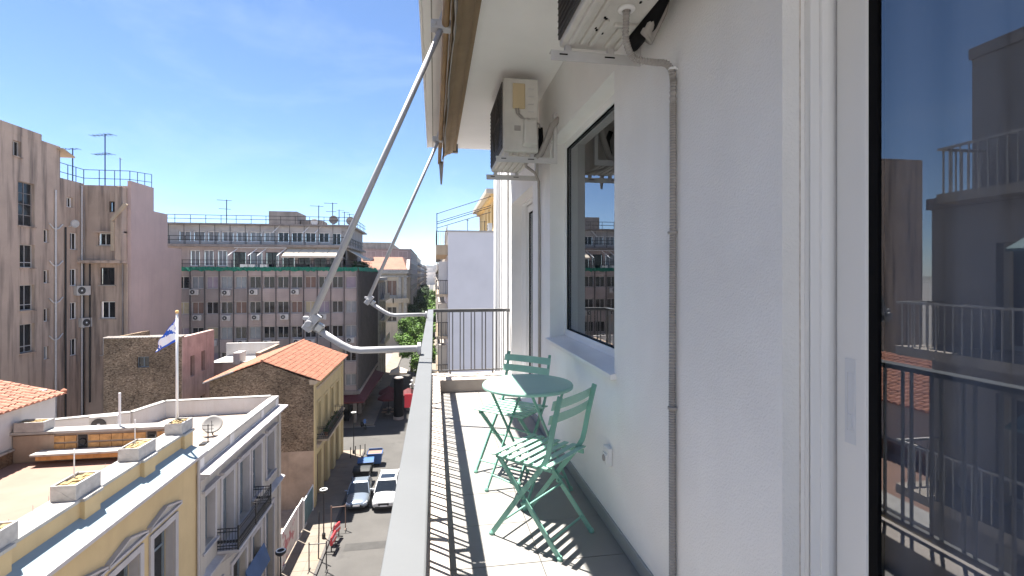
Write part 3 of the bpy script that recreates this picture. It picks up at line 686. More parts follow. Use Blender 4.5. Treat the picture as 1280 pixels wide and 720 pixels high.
# terrace back wall with ochre brick courses and a bench ledge
bw = MB().box(-15.7, -10.2, 21.0, 21.35, 10.3, 11.95).build('terrace_wall', 'roofscreed', yb)
MB().box(-15.75, -10.17, 20.88, 21.45, 11.95, 12.05).build('wall_coping', 'coping', bw, bevel=.015)
bk = MB().box(-.19, .19, -.03, .03, -.11, .11).mesh('brick', 'brickw')
for r_ in range(2):
    for k in range(11):
        xx = -14.15 + k * .40 + .0 * r_
        if k in (2, 8): continue
        inst('brick', bk, bw, (xx, 20.985, 11.42 + r_ * .30))
for xx in (-13.35, -10.95):
    v = MB(); v.lathe([(.0, -.02), (.10, -.02), (.14, -.05), (.16, 0)], (xx, 20.99, 11.57), 14, 'y'); v.box(xx - .15, xx + .15, 20.975, 20.999, 11.3, 11.84)
    v.build('iron_grating', 'iron', bw)
lg = MB().box(-14.7, -10.6, 20.35, 20.9, 11.28, 11.36).build('ledge', 'coping', bw, bevel=.015)
MB().box(-14.6, -10.7, 20.5, 21.0, 11.08, 11.28).build('ledge_support', 'brickw', lg)
MB().box(-15.65, -14.3, 20.95, 21.0, 10.9, 11.9).build('plaster_patch', 'rough', bw)
sp = MB().box(-.004, .004, -.004, .004, 0, .32).mesh('bird_spike', 'steel')
for yy in (13.2, 13.9, 14.4, 16.1, 16.6, 17.2, 18.8, 19.3, 19.8): inst('rod', sp, pp, (-9.95, yy, 11.89))
def planter(label, x, y, z, a=.62, b=.50, h=.42, rod=True):
    t = thing('planter_box', label, 'planter', (x, y, z))
    m = MB(); m.wall('x', -b, b, 0, h, -a / 2, -a / 2 + .05); m.wall('x', -b, b, 0, h, a / 2 - .05, a / 2)
    m.box(-a / 2 + .05, a / 2 - .05, -b, -b + .05, 0, h); m.box(-a / 2 + .05, a / 2 - .05, b - .05, b, 0, h); m.box(-a / 2 + .05, a / 2 - .05, -b + .05, b - .05, .0, .05)
    m.build('box', 'planter', t, world=False, bevel=.012)
    s = MB(); n = 5
    for i in range(n):
        for j in range(n):
            w_ = (a - .1) / n; l_ = (2 * b - .1) / n; x_ = -a / 2 + .05 + i * w_; y_ = -b + .05 + j * l_
            s.box(x_, x_ + w_ + .0, y_, y_ + l_, .051, h - .05 + random.uniform(-.03, .03))
    s.build('soil', 'soil', t, world=False)
    if rod: MB().tube([(-a * .3, b * .4, h * .5), (-a * .3, b * .4, h + .75)], .018, 6).build('rod', 'white_iron', t, world=False)
    return t
planter('weathered concrete planter at the street end of the yellow parapet, without a rod', -9.8, 12.35, 11.9, rod=False)
planter('concrete planter on the yellow parapet closest to the tiled white house', -9.85, 15.24, 11.9)
planter('concrete planter midway along the yellow parapet before the flagpole', -9.85, 18.05, 11.9)
planter('concrete planter at the foot of the flagpole', -9.8, 20.62, 11.9, b=.42)
planter('pinkish concrete planter standing by the corner of the white tiled house', -15.1, 21.15, 12.055, a=1.0, b=.26, h=.36, rod=False)
fp = thing('flagpole', 'white flagpole with gilded ball rising beside the parapet planter', 'flagpole', (-10.05, 21.0, 12.05))
MB().tube([(-10.05, 21.0, 12.05), (-10.05, 21.0, 16.45)], [.055, .04], 10).build('pole', 'white_iron', fp, smooth=True)
MB().lathe([(0, 0), (.05, .02), (.075, .075), (.05, .13), (0, .15)], (-10.05, 21.0, 16.44), 12).build('ball', 'ochre2', fp, smooth=True)
# flag: limp folded cloth, blue with white field
fm = bpy.data.materials.new('flag_cloth'); fm.use_nodes = True
n_ = fm.node_tree.nodes; L_ = fm.node_tree.links; b_ = n_['Principled BSDF']; b_.inputs['Roughness'].default_value = .8
tc = n_.new('ShaderNodeTexCoord'); nz = n_.new('ShaderNodeTexNoise'); nz.inputs['Scale'].default_value = 4.5; nz.inputs['Detail'].default_value = 2
L_.new(tc.outputs['Object'], nz.inputs['Vector']); cr = n_.new('ShaderNodeValToRGB'); cr.color_ramp.interpolation = 'CONSTANT'
cr.color_ramp.elements[0].color = (.02, .10, .5, 1); cr.color_ramp.elements[1].position = .47; cr.color_ramp.elements[1].color = (.78, .8, .85, 1)
L_.new(nz.outputs[0], cr.inputs[0]); L_.new(cr.outputs[0], b_.inputs['Base Color'])
fl = MB(); NN = 14
def fpt(u, v):     # u down the hoist, v outwards
    z = 16.25 - u * .9 * (1 - .65 * v) - v * 1.0; ox = -.04 - v * .66 - .08 * u * v; oy = .10 * math.sin(v * 7 + u * 2) * v + .05 * math.sin(v * 13 + u * 3)
    return (-10.05 + ox, 21.0 + oy - .04, z)
for i in range(NN):
    for j in range(NN): fl.quad(fpt(i / NN, j / NN), fpt((i + 1) / NN, j / NN), fpt((i + 1) / NN, (j + 1) / NN), fpt(i / NN, (j + 1) / NN))
fo = fl.build('flag', fm, fp, smooth=True); sm = fo.modifiers.new('s', 'SOLIDIFY'); sm.thickness = .006
he = MB()
for j in range(NN):
    for (ua, ub) in ((-.01, .06), (.90, 1.01)):
        a, b, c, d = (Vector(fpt(ua, j / NN)), Vector(fpt(ub, j / NN)), Vector(fpt(ub, (j + 1) / NN)), Vector(fpt(ua, (j + 1) / NN)))
        off = Vector((0, -.012, 0)); he.quad(a + off, b + off, c + off, d + off)
he.build('blue_border', M('flag_blue', (.02, .10, .55), .8), fo, smooth=True)
ps = tag(MB().tube([(-12.2, 21.2, 12.04), (-12.2, 21.2, 13.35)], .045, 8).build('white_post', 'white_iron'), 'short white post standing on the brick terrace wall', 'post')
rub = thing('broken_tiles', 'small heap of broken terracotta tiles on the terrace deck', 'rubble', (-11.2, 18.7, 10.9))
for k in range(7):
    xx, yy = -11.2 + random.uniform(-.6, .6), 18.7 + random.uniform(-.5, .5); MB().bar((xx, yy, 10.93), (xx + .3, yy + .1 * k - .3, 10.99), .2, .05).build('tile_piece', 'tilepale', rub)

# ------------------------------------------------------------------ white house with tiled roof behind the terrace
wh = thing('white_tiled_house', 'white rendered house with terracotta tile roof behind the terrace', 'house', (-19, 17, 0))
MB().wall('x', 9.7, 23.1, 10.6, 13.0, -16.0, -15.72).build('wall', 'white', wh)
MB().wall('y', -24, -16.0, 10.6, 13.2, 22.85, 23.1).build('end_wall', 'white', wh)
MB().box(-15.72, -15.62, 9.9, 20.9, 10.9, 11.38).build('stone_base', 'stonew', wh)
MB().box(-15.72, -15.56, 9.9, 20.9, 11.38, 11.45).build('base_coping', 'coping', wh)
tr_ = tile_roof(MB(), (-15.5, 9.5, 12.98), (-15.5, 23.3, 12.98), (-20, 9.5, 14.1), (-20, 23.3, 14.1), 50, 14, .06)
tag(tr_.build('roof_tiles', 'tilepale', wh, fix=False), kind='stuff')
MB().add([(-15.6, 9.6, 12.93), (-15.6, 23.2, 12.93), (-20, 23.2, 14.03), (-20, 9.6, 14.03)], [(0, 1, 2, 3)]).build('roof_deck', 'shutter', wh)
MB().lathe([(0, 0), (.09, .02), (.11, .12), (0, .2)], (-15.5, 23.25, 12.98), 10).build('finial', 'tilered', wh)

# ================================================================== pale grey neoclassical building
gb = thing('grey_neoclassical_building', 'pale grey neoclassical building with panelled parapet and iron balcony', 'building', (-12.5, 26, 0))
GW = [(21.15, 22.2, 6.9), (22.95, 24.12, 6.15), (24.8, 26.05, 6.15), (26.5, 27.75, 6.6), (28.65, 29.85, 6.75)]
gops = [(a, b, z, 9.0) for a, b, z in GW] + [(21.6, 22.9, .2, 4.6), (24.0, 25.6, 0, 4.6), (26.4, 27.6, 0, 4.6), (28.4, 29.7, 0, 4.9)]
MB().wall('x', 20.76, 31.0, 0, 10.0, FX - .35, FX, gops).build('wall', 'greyr', gb)
MB().wall('y', -16, FX - .35, 0, 10.0, 30.7, 31.0).build('side_wall', 'rough', gb)
MB().box(-19.2, -9.5, 21.36, 30.7, 9.6, 9.85).build('roof_deck', 'roofscreed', gb)
MB().prism([(FX - .3, 9.78), (FX + .10, 9.78), (FX + .12, 9.88), (FX + .27, 9.92), (FX + .29, 10.0), (FX + .45, 10.02), (FX + .45, 10.10), (FX - .3, 10.16)], 'y', 20.76, 31.15).build('cornice', 'lilac', gb)
gp = MB().box(-9.62, -9.32, 20.95, 31.0, 10.12, 10.58).build('parapet', 'beigep', gb)
for a, b in ((20.95, 21.5), (24.05, 24.5), (28.1, 28.5), (30.55, 31.02)): MB().box(-9.66, -9.27, a, b, 10.1, 10.60).build('pier', 'white', gp, bevel=.01)
MB().box(-9.68, -9.25, 20.95, 31.05, 10.58, 10.70).build('coping', 'coping', gp, bevel=.015)
MB().box(-9.325, -9.28, 20.95, 31.0, 10.11, 10.19).build('plinth', 'white', gp)
zz = [(-19.2, 27.3), (-15.75, 28.3), (-15.2, 30.45), (-9.65, 30.75)]
for (a, b) in zip(zz, zz[1:]):
    d = Vector((b[0] - a[0], b[1] - a[1])).normalized(); nrm = Vector((-d.y, d.x)) * .13
    m = MB(); P = [Vector(a) - nrm, Vector(b) - nrm, Vector(b) + nrm, Vector(a) + nrm]
    m.hexa([(p.x, p.y, 9.6) for p in P] + [(p.x, p.y, 10.72) for p in P]); m.build('roof_parapet', 'white', gb)
    m = MB(); nn = nrm * 1.25; P = [Vector(a) - nn, Vector(b) - nn, Vector(b) + nn, Vector(a) + nn]
    m.hexa([(p.x, p.y, 10.721) for p in P] + [(p.x, p.y, 10.79) for p in P]); m.build('parapet_coping', 'coping', gb)
for (a, b, z) in GW:
    c, wd, h = (a + b) / 2, b - a, 9.0 - z
    window(gb, (FX - .28, c, z), wd, h, FACE['+x'], 'bluedoor', 'curtain_veil' if a > 22.5 and a < 26 else 'darkglass', 1, 2, .09, .06)
    s = MB(); s.box(FX, FX + .06, a - .16, a, z - .05, 9.18); s.box(FX, FX + .06, b, b + .16, z - .05, 9.18); s.box(FX, FX + .06, a, b, 9.0, 9.18)
    s.box(FX - .27, FX + .001, b - .001, b + .015, z, 9.0); s.build('window_surround', 'lilac', gb, bevel=.008)
    s = MB(); s.box(FX, FX + .22, a - .25, b + .25, 9.3, 9.38); s.box(FX, FX + .12, a - .2, b + .2, 9.24, 9.3); s.build('hood_mould', 'lilac', gb)
    if z > 6.5: MB().box(FX, FX + .16, a - .2, b + .2, z - .14, z - .05).build('sill', 'lilac', gb)
MB().prism([(FX, 5.55), (FX + .10, 5.6), (FX + .12, 5.75), (FX + .30, 5.8), (FX + .30, 5.88), (FX, 6.0)], 'y', 20.78, 31.05).build('belt_cornice', 'lilac', gb)
for yy in (20.8, 30.55): MB().box(FX, FX + .09, yy, yy + .4, 0, 9.78).build('pilaster', 'greyr', gb)
for (a, b, z0, z1) in gops[5:]:
    window(gb, (FX - .26, (a + b) / 2, z0), b - a, z1 - z0, FACE['+x'], 'bluedoor', 'darkglass', 1, 1, .10, .06, name='shop_door')
    s = MB(); s.box(FX, FX + .08, a - .18, a, z0, z1 + .2); s.box(FX, FX + .08, b, b + .18, z0, z1 + .2); s.box(FX, FX + .08, a, b, z1, z1 + .2); s.build('door_surround', 'lilac', gb)
s = MB(); s.hexa([(FX + .09, 25.4, 3.0), (FX + .4, 25.4, 2.5), (FX + .4, 28.0, 2.5), (FX + .09, 28.0, 3.0), (FX + .09, 25.4, 3.5), (FX + .42, 25.4, 2.55), (FX + .42, 28.0, 2.55), (FX + .09, 28.0, 3.5)]); s.build('shop_awning', M('slate_blue_awning', (.06, .11, .22), .8), gb)
# iron balcony
bl = MB().box(FX, -8.30, 22.45, 26.75, 6.0, 6.14).build('balcony_slab', 'lilac', gb, bevel=.02)
for yy in (22.9, 24.6, 26.3): MB().prism([(FX, 5.4), (FX + .25, 5.55), (FX + .75, 6.0), (FX, 6.0)], 'y', yy - .1, yy + .1).build('console', 'lilac', gb)
r_ = MB()
def ironrail(m, a, b, h=.92, step=.11):
    a, b = Vector(a), Vector(b); d = b - a; n = max(2, int(d.length / step))
    for zz_ in (.06, .18, h - .14, h): m.bar(a + Vector((0, 0, zz_)), b + Vector((0, 0, zz_)), .03, .03)
    for k in range(n + 1):
        p = a + d * k / n; m.bar(p, p + Vector((0, 0, h)), .016, .016)
        if k < n: 
            q_ = a + d * (k + .5) / n; m.lathe([(.035, .30), (.05, .36), (.035, .42)], q_, 6)
ironrail(r_, (-8.36, 22.5, 6.14), (-8.36, 26.7, 6.14)); ironrail(r_, (FX, 22.5, 6.14), (-8.36, 22.5, 6.14)); ironrail(r_, (FX, 26.7, 6.14), (-8.36, 26.7, 6.14))
for (yy) in (22.5, 24.6, 26.7): r_.box(-8.39, -8.33, yy - .03, yy + .03, 6.14, 7.16)
r_.build('balcony_railing', 'iron', gb)
# rooftop equipment
def small_ac(name_label, loc, rz=0, group=None, sc_=1):
    t = thing('air_conditioner', name_label, 'air conditioner', loc, group, rz); ACS.append(t)
    for nm, me in ACM: sub(nm, me, t)
    t.scale = (sc_,) * 3; return t
ACS = []
b = MB().box(-.40, .40, 0, .30, 0, .56); m1 = b.mesh('casing', M('small_ac_casing', (.52, .50, .47), .5, var=.1))
b = MB(); b.lathe([(0, -.012), (.06, -.012), (.07, -.02), (.20, -.02), (.225, -.012), (.225, .005)], (-.12, 0, .28), 18, 'y'); m2 = b.mesh('fan', 'acdark')
b = MB().lathe([(0, -.026), (.05, -.024), (.055, -.018)], (-.12, 0, .28), 10, 'y'); m3 = b.mesh('fan_hub', 'plastic')
b = MB().box(-.3, -.26, -.02, .5, -.04, -.001); b.box(.26, .30, -.02, .5, -.04, -.001); m4 = b.mesh('bracket', 'acgrey')
ACM = [('casing', m1), ('fan', m2), ('fan_hub', m3), ('bracket', m4)]
small_ac('white air conditioner on the flat roof beside the white post', (-15.2, 25.2, 9.89 + .75), R(8), sc_=1.35)
MB().box(-16.2, -14.2, 24.9, 26.1, 9.851, 10.59).build('equipment_plinth', 'white', gb)
dish = thing('satellite_dish', 'large grey mesh satellite dish on the neoclassical flat roof', 'satellite dish', (-11.35, 27.0, 9.85))
dm = MB(); n = 24; cD = Vector((-11.1, 26.6, 10.4)); ax = Vector((.25, -.75, .6)).normalized(); sx = ax.cross(Vector((0, 0, 1))).normalized(); sy = sx.cross(ax)
rings = []
for k in range(6):
    r0 = .46 * k / 5; rings.append([tuple(cD + (sx * math.cos(t) + sy * math.sin(t)) * r0 + ax * (r0 * r0 * .35)) for t in [2 * math.pi * j / n for j in range(n)]])
for k in range(5):
    for j in range(n): dm.quad(rings[k][j], rings[k][(j + 1) % n], rings[k + 1][(j + 1) % n], rings[k + 1][j])
do = dm.build('reflector', M('dish_grey', (.27, .255, .24), .7, var=.1), dish, smooth=True); sm = do.modifiers.new('s', 'SOLIDIFY'); sm.thickness = .012
MB().tube([cD, (-11.12, 26.68, 10.2), (-11.12, 26.68, 9.85)], .03, 8).build('mast', 'iron', dish)
MB().tube([cD - sy * .5 + ax * .1, cD + ax * .5], .015, 6).build('feed_arm', 'iron', dish)
def yagi(label, loc, h, boom=1.2, ne=6, rz=0, el=.35, group=None, second=False, mat='iron', r=.02):
    t = thing('tv_antenna', label, 'antenna', loc, group, rz)
    MB().tube([(0, 0, 0), (0, 0, h)], r, 6).build('mast', mat, t, world=False)
    def arr(z, bm, n, e):
        MB().tube([(-bm * .35, 0, z), (bm * .65, 0, z)], r * .6, 5).build('boom', mat, t, world=False)
        for k in range(n):
            x_ = -bm * .33 + bm * .95 * k / (n - 1); l_ = e * (1 - .35 * k / n); MB().tube([(x_, -l_, z), (x_, l_, z)], r * .4, 4).build('element', mat, t, world=False)
    arr(h - .08, boom, ne, el)
    if second: arr(h * .62, boom * .8, ne, el)
    return t
ya_ = thing('tv_antenna', 'small black aerial with stacked bars in front of the roof dish', 'antenna', (-10.75, 25.3, 9.85))
MB().tube([(-10.75, 25.3, 9.85), (-10.75, 25.3, 10.78)], .025, 6).build('mast', 'iron', ya_)
for k in range(4): MB().tube([(-11.0, 25.3, 10.2 + k * .18), (-10.5, 25.3, 10.2 + k * .18)], .014, 5).build('element', 'iron', ya_)
MB().box(-11.05, -10.4, 25.05, 25.5, 9.85, 9.92).build('base', 'iron', ya_)

# ================================================================== stone gable house with tiled roof
sg = thing('stone_gable_house', 'rubble stone gabled house with orange tiled roof and yellow street front', 'house', (-13, 45, 0))
G0, G1 = 39.3, 51.1
gab = MB().prism([(-16.6, 4.4), (FX, 4.4), (FX, 9.75), (-12.9, 11.3), (-16.6, 10.0)], 'y', G0, G0 + .4); gab.build('gable_wall', 'stoneb', sg)
MB().box(-16.6, FX - .002, G0 + .01, G0 + .41, -.1, 4.4).build('gable_base', 'rough', sg)
MB().prism([(-16.6, 0), (FX - .35, 0), (FX - .35, 9.75), (-12.9, 11.3), (-16.6, 10.0)], 'y', G1 - .4, G1).build('far_gable_wall', 'stoneb', sg)
SW = [(40.6, 41.6), (43.0, 44.0), (45.5, 46.5), (47.9, 48.9)]
sops = [(a, b, 5.4, 7.75) for a, b in SW] + [(a - .2, b + .3, 0, 3.7) for a, b in SW]
MB().wall('x', G0 + .41, G1 - .4, 0, 9.5, FX - .35, FX, sops).build('street_wall', 'khaki', sg)
MB().wall('x', G0 + .41, G1 - .4, 0, 9.9, -16.6, -16.3).build('back_wall', 'stoneb', sg)
MB().box(FX, FX + .10, G0, G0 + .5, 0, 9.5).build('corner_pilaster', 'khaki', sg); MB().box(FX, FX + .10, G1 - .5, G1, 0, 9.5).build('corner_pilaster', 'khaki', sg)
MB().prism([(FX - .3, 9.5), (FX + .1, 9.5), (FX + .35, 9.68), (FX + .35, 9.78), (FX - .3, 9.9)], 'y', G0 - .05, G1).build('eaves_cornice', 'tan', sg)
MB().box(FX, FX + .08, G0 + .5, G1 - .5, 8.9, 9.1).build('frieze', 'tan', sg)
tr_ = tile_roof(MB(), (FX + .45, G0 - .12, 9.8), (FX + .45, G1 + .1, 9.8), (-12.9, G0 - .12, 11.42), (-12.9, G1 + .1, 11.42), 42, 11, .07)
tag(tr_.build('roof_tiles', 'tilered', sg, fix=False), kind='stuff')
tr_ = tile_roof(MB(), (-16.9, G1 + .1, 9.95), (-16.9, G0 - .12, 9.95), (-12.9, G1 + .1, 11.42), (-12.9, G0 - .12, 11.42), 42, 11, .07)
tag(tr_.build('roof_tiles', 'tilered', sg, fix=False), kind='stuff')
rd = MB(); rd.tube([(-12.9, G0 - .12, 11.44), (-12.9, G1 + .1, 11.44)], .11, 8); rd.build('ridge_tile', 'tilered', sg)
MB().add([(FX + .4, G0, 9.72), (FX + .4, G1, 9.72), (-12.9, G1, 11.33), (-12.9, G0, 11.33), (-16.8, G0, 9.88), (-16.8, G1, 9.88)], [(0, 1, 2, 3), (3, 2, 5, 4)]).build('roof_deck', 'shutter', sg)
fl_ = MB(); fl_.bar((-16.95, G0 - .15, 9.93), (-14.9, G0 - .15, 10.70), .3, .08); fl_.build('white_flashing', 'coping', sg)
for a, b in SW:
    window(sg, (FX - .28, (a + b) / 2, 5.4), b - a, 2.35, FACE['+x'], 'shutter', 'darkglass', 1, 1, .08, .06)
    window(sg, (FX - .28, (a + b) / 2 + .05, 0), b - a + .5, 3.7, FACE['+x'], 'shutter', 'darkglass', 1, 0, .1, .06, transom=.75, name='shop_door')
    s = MB(); s.box(FX, FX + .06, a - .18, a, 5.3, 7.95); s.box(FX, FX + .06, b, b + .18, 5.3, 7.95); s.box(FX, FX + .06, a, b, 7.75, 7.95); s.build('window_surround', 'khaki', sg)
MB().prism([(FX, 4.3), (FX + .3, 4.5), (FX + .35, 4.65), (FX, 4.75)], 'y', G0 + .5, G1 - .5).build('belt_cornice', 'tan', sg)
MB().box(FX, -8.3, 40.2, 46.9, 4.80, 4.95).build('balcony_slab', 'tan', sg)
r_ = MB(); ironrail(r_, (-8.36, 40.3, 4.95), (-8.36, 46.8, 4.95), .95, .16); ironrail(r_, (FX, 40.3, 4.95), (-8.36, 40.3, 4.95), .95, .16); ironrail(r_, (FX, 46.8, 4.95), (-8.36, 46.8, 4.95), .95, .16)
r_.build('balcony_railing', 'iron', sg)
# balcony greenery
# ------------------------------------------------------------------ brown stone outbuilding and low white roof
sb = thing('stone_outbuilding', 'dark rubble stone outbuilding with faded pink plaster side', 'building', (-22, 45, 0))
MB().wall('y', -25.3, -19.75, 0, 13.05, 42, 42.35, [(-22.95, -22.1, 10.7, 11.55), (-25.0, -24.2, 5, 7)]).build('front_wall', 'stoneb', sb)
MB().wall('x', 42.005, 47.6, 0, 13.0, -20.1, -19.72, [(43.3, 44.0, 9.6, 11.3), (45.2, 45.9, 9.7, 11.4), (43.3, 44.0, 5.2, 7.2), (45.0, 45.9, 5.2, 7.6)]).build('side_wall', 'pinko', sb)
MB().wall('x', 42.36, 47.6, 0, 13.0, -25.3, -25.0).build('back_wall', 'stoneb', sb)
MB().box(-25.0, -20.1, 42.36, 47.6, 12.4, 12.6).build('roof', 'conc', sb)
for k in range(26): MB().bar((-25.25 + k * .215, 41.93, 13.05), (-25.1 + k * .215, 42.4, 13.13), .19, .07).build('coping_tile', 'conc', sb)
window(sb, (-22.525, 42.15, 10.7), .85, .85, 0, 'bluedoor', 'darkglass', 1, 0, .06)
for (a, b, c, d) in ((43.3, 44.0, 9.6, 11.3), (45.2, 45.9, 9.7, 11.4), (43.3, 44.0, 5.2, 7.2), (45.0, 45.9, 5.2, 7.6)):
    window(sb, (-19.95, (a + b) / 2, c), b - a, d - c, FACE['+x'], 'shutter', 'darkglass', 1, 0, .06)
lw = thing('low_white_annex', 'low annex with white parapet and grey flat roof between stone house and office block', 'building', (-19, 55, 0))
MB().box(-22.4, -16.4, 50.5, 50.8, 0, 9.4).build('front_wall', 'pinko', lw)
MB().box(-22.4, -16.4, 50.8, 57.0, 8.9, 9.1).build('roof', 'officew', lw)
MB().box(-22.4, -17.0, 57.0, 57.3, 0, 10.5).build('back_parapet', 'white', lw); MB().box(-17.3, -16.9, 50.81, 57.0, 0, 10.3).build('side_parapet', 'rough', lw)
MB().box(-22.45, -16.35, 50.45, 50.85, 9.4, 9.52).build('coping', 'coping', lw)
MB().box(-19.2, -18.6, 50.4, 52.0, 9.3, 10.4).build('chimney_stack', 'white', lw)
MB().tube([(-22.2, 51, 9.5), (-22.2, 51, 10.6)], .12, 8).build('vent_pipe', 'steel', lw)
MB().lathe([(0, .2), (.4, .05), (.42, 0), (0, .02)], (-22.2, 51, 10.6), 10).build('vent_cap', 'steel', lw)

# ================================================================== tall pink building with light well
pk = thing('pink_apartment_block', 'tall stained pink apartment block with blank side wall and light well', 'building', (-36, 50, 0))
PX, DX, CY_ = -32.45, -28.5, 51.2
Aops = [(43.9, 45.5, 21.9, 25.4), (44.05, 45.5, 18.55, 20.4), (44.05, 45.5, 15.1, 17.15), (44.05, 45.5, 11.7, 14.0), (43.4, 44.2, 27.3, 28.5)]
smallA = [(46.45, 47.05, z, z + 1.1) for z in (20.7, 17.25, 14.0, 10.8)] + [(48.15, 48.7, z, z + 1.1) for z in (20.6, 17.3, 14.1, 10.9)]
Bops = [(49.0, 49.8, 24.05, 24.95)] + [(49.4, 50.4, z, z + 1.55) for z in (20.25, 16.95, 13.9, 10.6)]
MB().wall('x', 40.5, 48.25, 0, 29.0, PX - .3, PX, [o for o in Aops + smallA if o[1] < 48.2]).build('side_wall', 'pinkd', pk)
MB().wall('x', 48.25, CY_, 0, 26.5, PX - .3, PX, [o for o in Aops + smallA + Bops if o[0] > 48.1 and o[0] > 48.26] ).build('side_wall', 'pinkd', pk)
MB().box(PX - .35, PX + .02, 40.5, 46.2, 29.0, 29.7).build('parapet', 'pinkd', pk); MB().box(PX - .35, PX + .02, 46.2, 48.25, 29.001, 29.2).build('parapet', 'pinkd', pk)
MB().wall('y', -45, PX - .3, 0, 29.2, 40.5, 40.8).build('near_wall', 'pinkd', pk)
Cops = [(-30.35, -29.35, 23.9, 24.9), (-31.3, -30.2, 20.75, 21.9), (-31.15, -29.9, 17.0, 18.65), (-31.1, -29.85, 13.85, 15.45), (-31.0, -29.85, 10.4, 12.1)]
MB().wall('y', PX + .002, DX - .3, 0, 26.4, CY_, CY_ + .3, Cops).build('well_wall', 'pinkd', pk)
MB().wall('x', CY_, 60.5, 0, 20.9, DX - .3, DX).build('blank_wall', 'pinkr', pk)
MB().wall('x', CY_, 57.6, 20.9, 24.5, DX - .3, DX).build('blank_wall', 'pinkr', pk)
MB().wall('x', CY_, 55.0, 24.5, 26.9, DX - .3, DX).build('blank_wall', 'pinkr', pk)
MB().box(-45, PX - .3, 40.8, 48.25, 28.4, 28.6).build('roof', 'conc', pk); MB().box(-45, PX - .3, 48.25, 55, 26.1, 26.38).build('roof_terrace', 'conc', pk); MB().box(PX - .3, DX - .3, CY_ + .3, 55, 26.1, 26.38).build('roof_terrace', 'conc', pk)
MB().hexa([(PX - 1.5, 47.9, 29.0), (PX + .5, 47.9, 28.9), (PX + .3, 49.6, 28.55), (PX - 1.5, 49.6, 28.55), (PX - 1.5, 47.9, 29.12), (PX + .5, 47.9, 29.02), (PX + .3, 49.6, 28.65), (PX - 1.5, 49.6, 28.65)]).build('roof_overhang', 'tan', pk)
MB().box(PX, DX - .3, 50.25, CY_ - .001, 19.05, 19.3).build('ledge', 'pinkd', pk)
MB().box(-31.4, -28.82, 50.7, CY_ - .001, 21.9, 22.05).build('ledge', 'pinkd', pk)
# overhanging slab and chimney flue in the well
MB().box(-29.4, -28.82, 50.35, CY_ - .002, 19.31, 26.2).build('flue', 'pinkd', pk, bevel=.03)
fu = MB(); fu.bar((-29.6, 50.3, 23.0), (-28.4, 50.3, 24.6), .3, .25); fu.bar((-29.5, 50.3, 22.9), (-29.5, 50.3, 20.2), .26, .26); fu.build('duct', 'tan', pk)
for o in Aops:
    h = o[3] - o[2]
    window(pk, (PX - .22, (o[0] + o[1]) / 2, o[2]), o[1] - o[0], h, FACE['+x'], 'conc' if h > 3 else 'officew', 'darkglass', 1, 3 if h > 3 else 0, .06, .06, transom=None if h > 3 or h < 1.5 else .22)
    MB().box(PX - .2, PX + .12, o[0] - .06, o[1] + .06, o[2] - .1, o[2]).build('sill', 'pinkd', pk)
for o in smallA: window(pk, (PX - .2, (o[0] + o[1]) / 2, o[2]), o[1] - o[0], o[3] - o[2], FACE['+x'], 'plastic', random.choice(['darkglass', 'curtain_veil']), 0, 0, .05)
for o in Bops: window(pk, (PX - .2, (o[0] + o[1]) / 2, o[2]), o[1] - o[0], o[3] - o[2], FACE['+x'], 'plastic', 'darkglass', 1, 0, .07)
for k, o in enumerate(Cops): window(pk, ((o[0] + o[1]) / 2, CY_ + .2, o[2]), o[1] - o[0], o[3] - o[2], 0, 'iron' if k in (0, 2) else 'plastic', 'darkglass', 1, 0, .08)
for o in Cops[1:]: MB().box(o[0] - .1, o[1] + .1, CY_ - .12, CY_ + .1, o[2] - .1, o[2]).build('sill', 'greyr', pk)
for (yy, z1, mt) in ((47.6, 25.3, 'acgrey'), (48.75, 22.2, 'iron'), (50.75, 26.2, 'acgrey'), (50.95, 19.0, 'iron')): MB().tube([(PX + .1, yy, 4), (PX + .1, yy, z1)], .07, 8).build('drainpipe', mt, pk)
for (xx, mt) in ((-29.15, 'conc'), (-28.75, 'pinkd'), (-31.9, 'iron')): MB().tube([(xx, CY_ - .12, 6), (xx, CY_ - .12, 19.0)], .07, 8).build('drainpipe', mt, pk)
for z in (22.0, 18.8, 15.6, 12.4): MB().tube([(PX + .1, 46.9, z + .35), (PX + .1, 47.3, z), (PX + .1, 47.6, z - .1), (PX + .1, 48.0, z + .05), (PX + .1, 48.4, z + .4)], .05, 6).build('branch_pipe', 'acgrey', pk)
rr_ = thing('roof_railing', 'blue metal railing along the pink block roof terrace', 'railing', (-30, 51, 26.4))
X['bluerail'] = M('blue_rail', (.03, .055, .12), .5, var=.1)
pth = [(PX - .1, 48.3, 26.5), (PX - .1, CY_ + .1, 26.5), (DX - .15, CY_ + .1, 26.5), (DX - .15, 54.9, 26.9)]
pb = MB().bar((-29, 51, 0), (-29, 51, 1.35), .045, .045).mesh('post', 'bluerail')
for a, b in zip(pth, pth[1:]):
    a, b = Vector(a), Vector(b); L = (b - a).length; n = max(2, int(L / 1.0))
    for h in (.55, 1.35): MB().bar(a + Vector((0, 0, h)), b + Vector((0, 0, h)), .05, .05).build('rail', 'bluerail', rr_)
    for k in range(n + 1):
        p = a.lerp(b, k / n); MB().bar(p - Vector((0, 0, .13)), p + Vector((0, 0, 1.35)), .045, .045).build('post', 'bluerail', rr_)
yagi('tall blue-grey aerial with two booms on the pink block roof terrace', (-31.0, 51.7, 26.38), 5.0, 2.4, 6, R(160), .5, None, True, 'bluerail', .05)
yagi('thin bare aerial mast beside the two-boom antenna on the pink block', (-30.0, 52.2, 26.38), 2.9, .5, 3, R(100), .1, None, False, 'bluerail', .035)
yagi('bent aerial at the corner of the pink block parapet', (PX - .3, 50.2, 26.38), 3.2, 1.6, 4, R(170), .3, None, False, 'bluerail', .05)
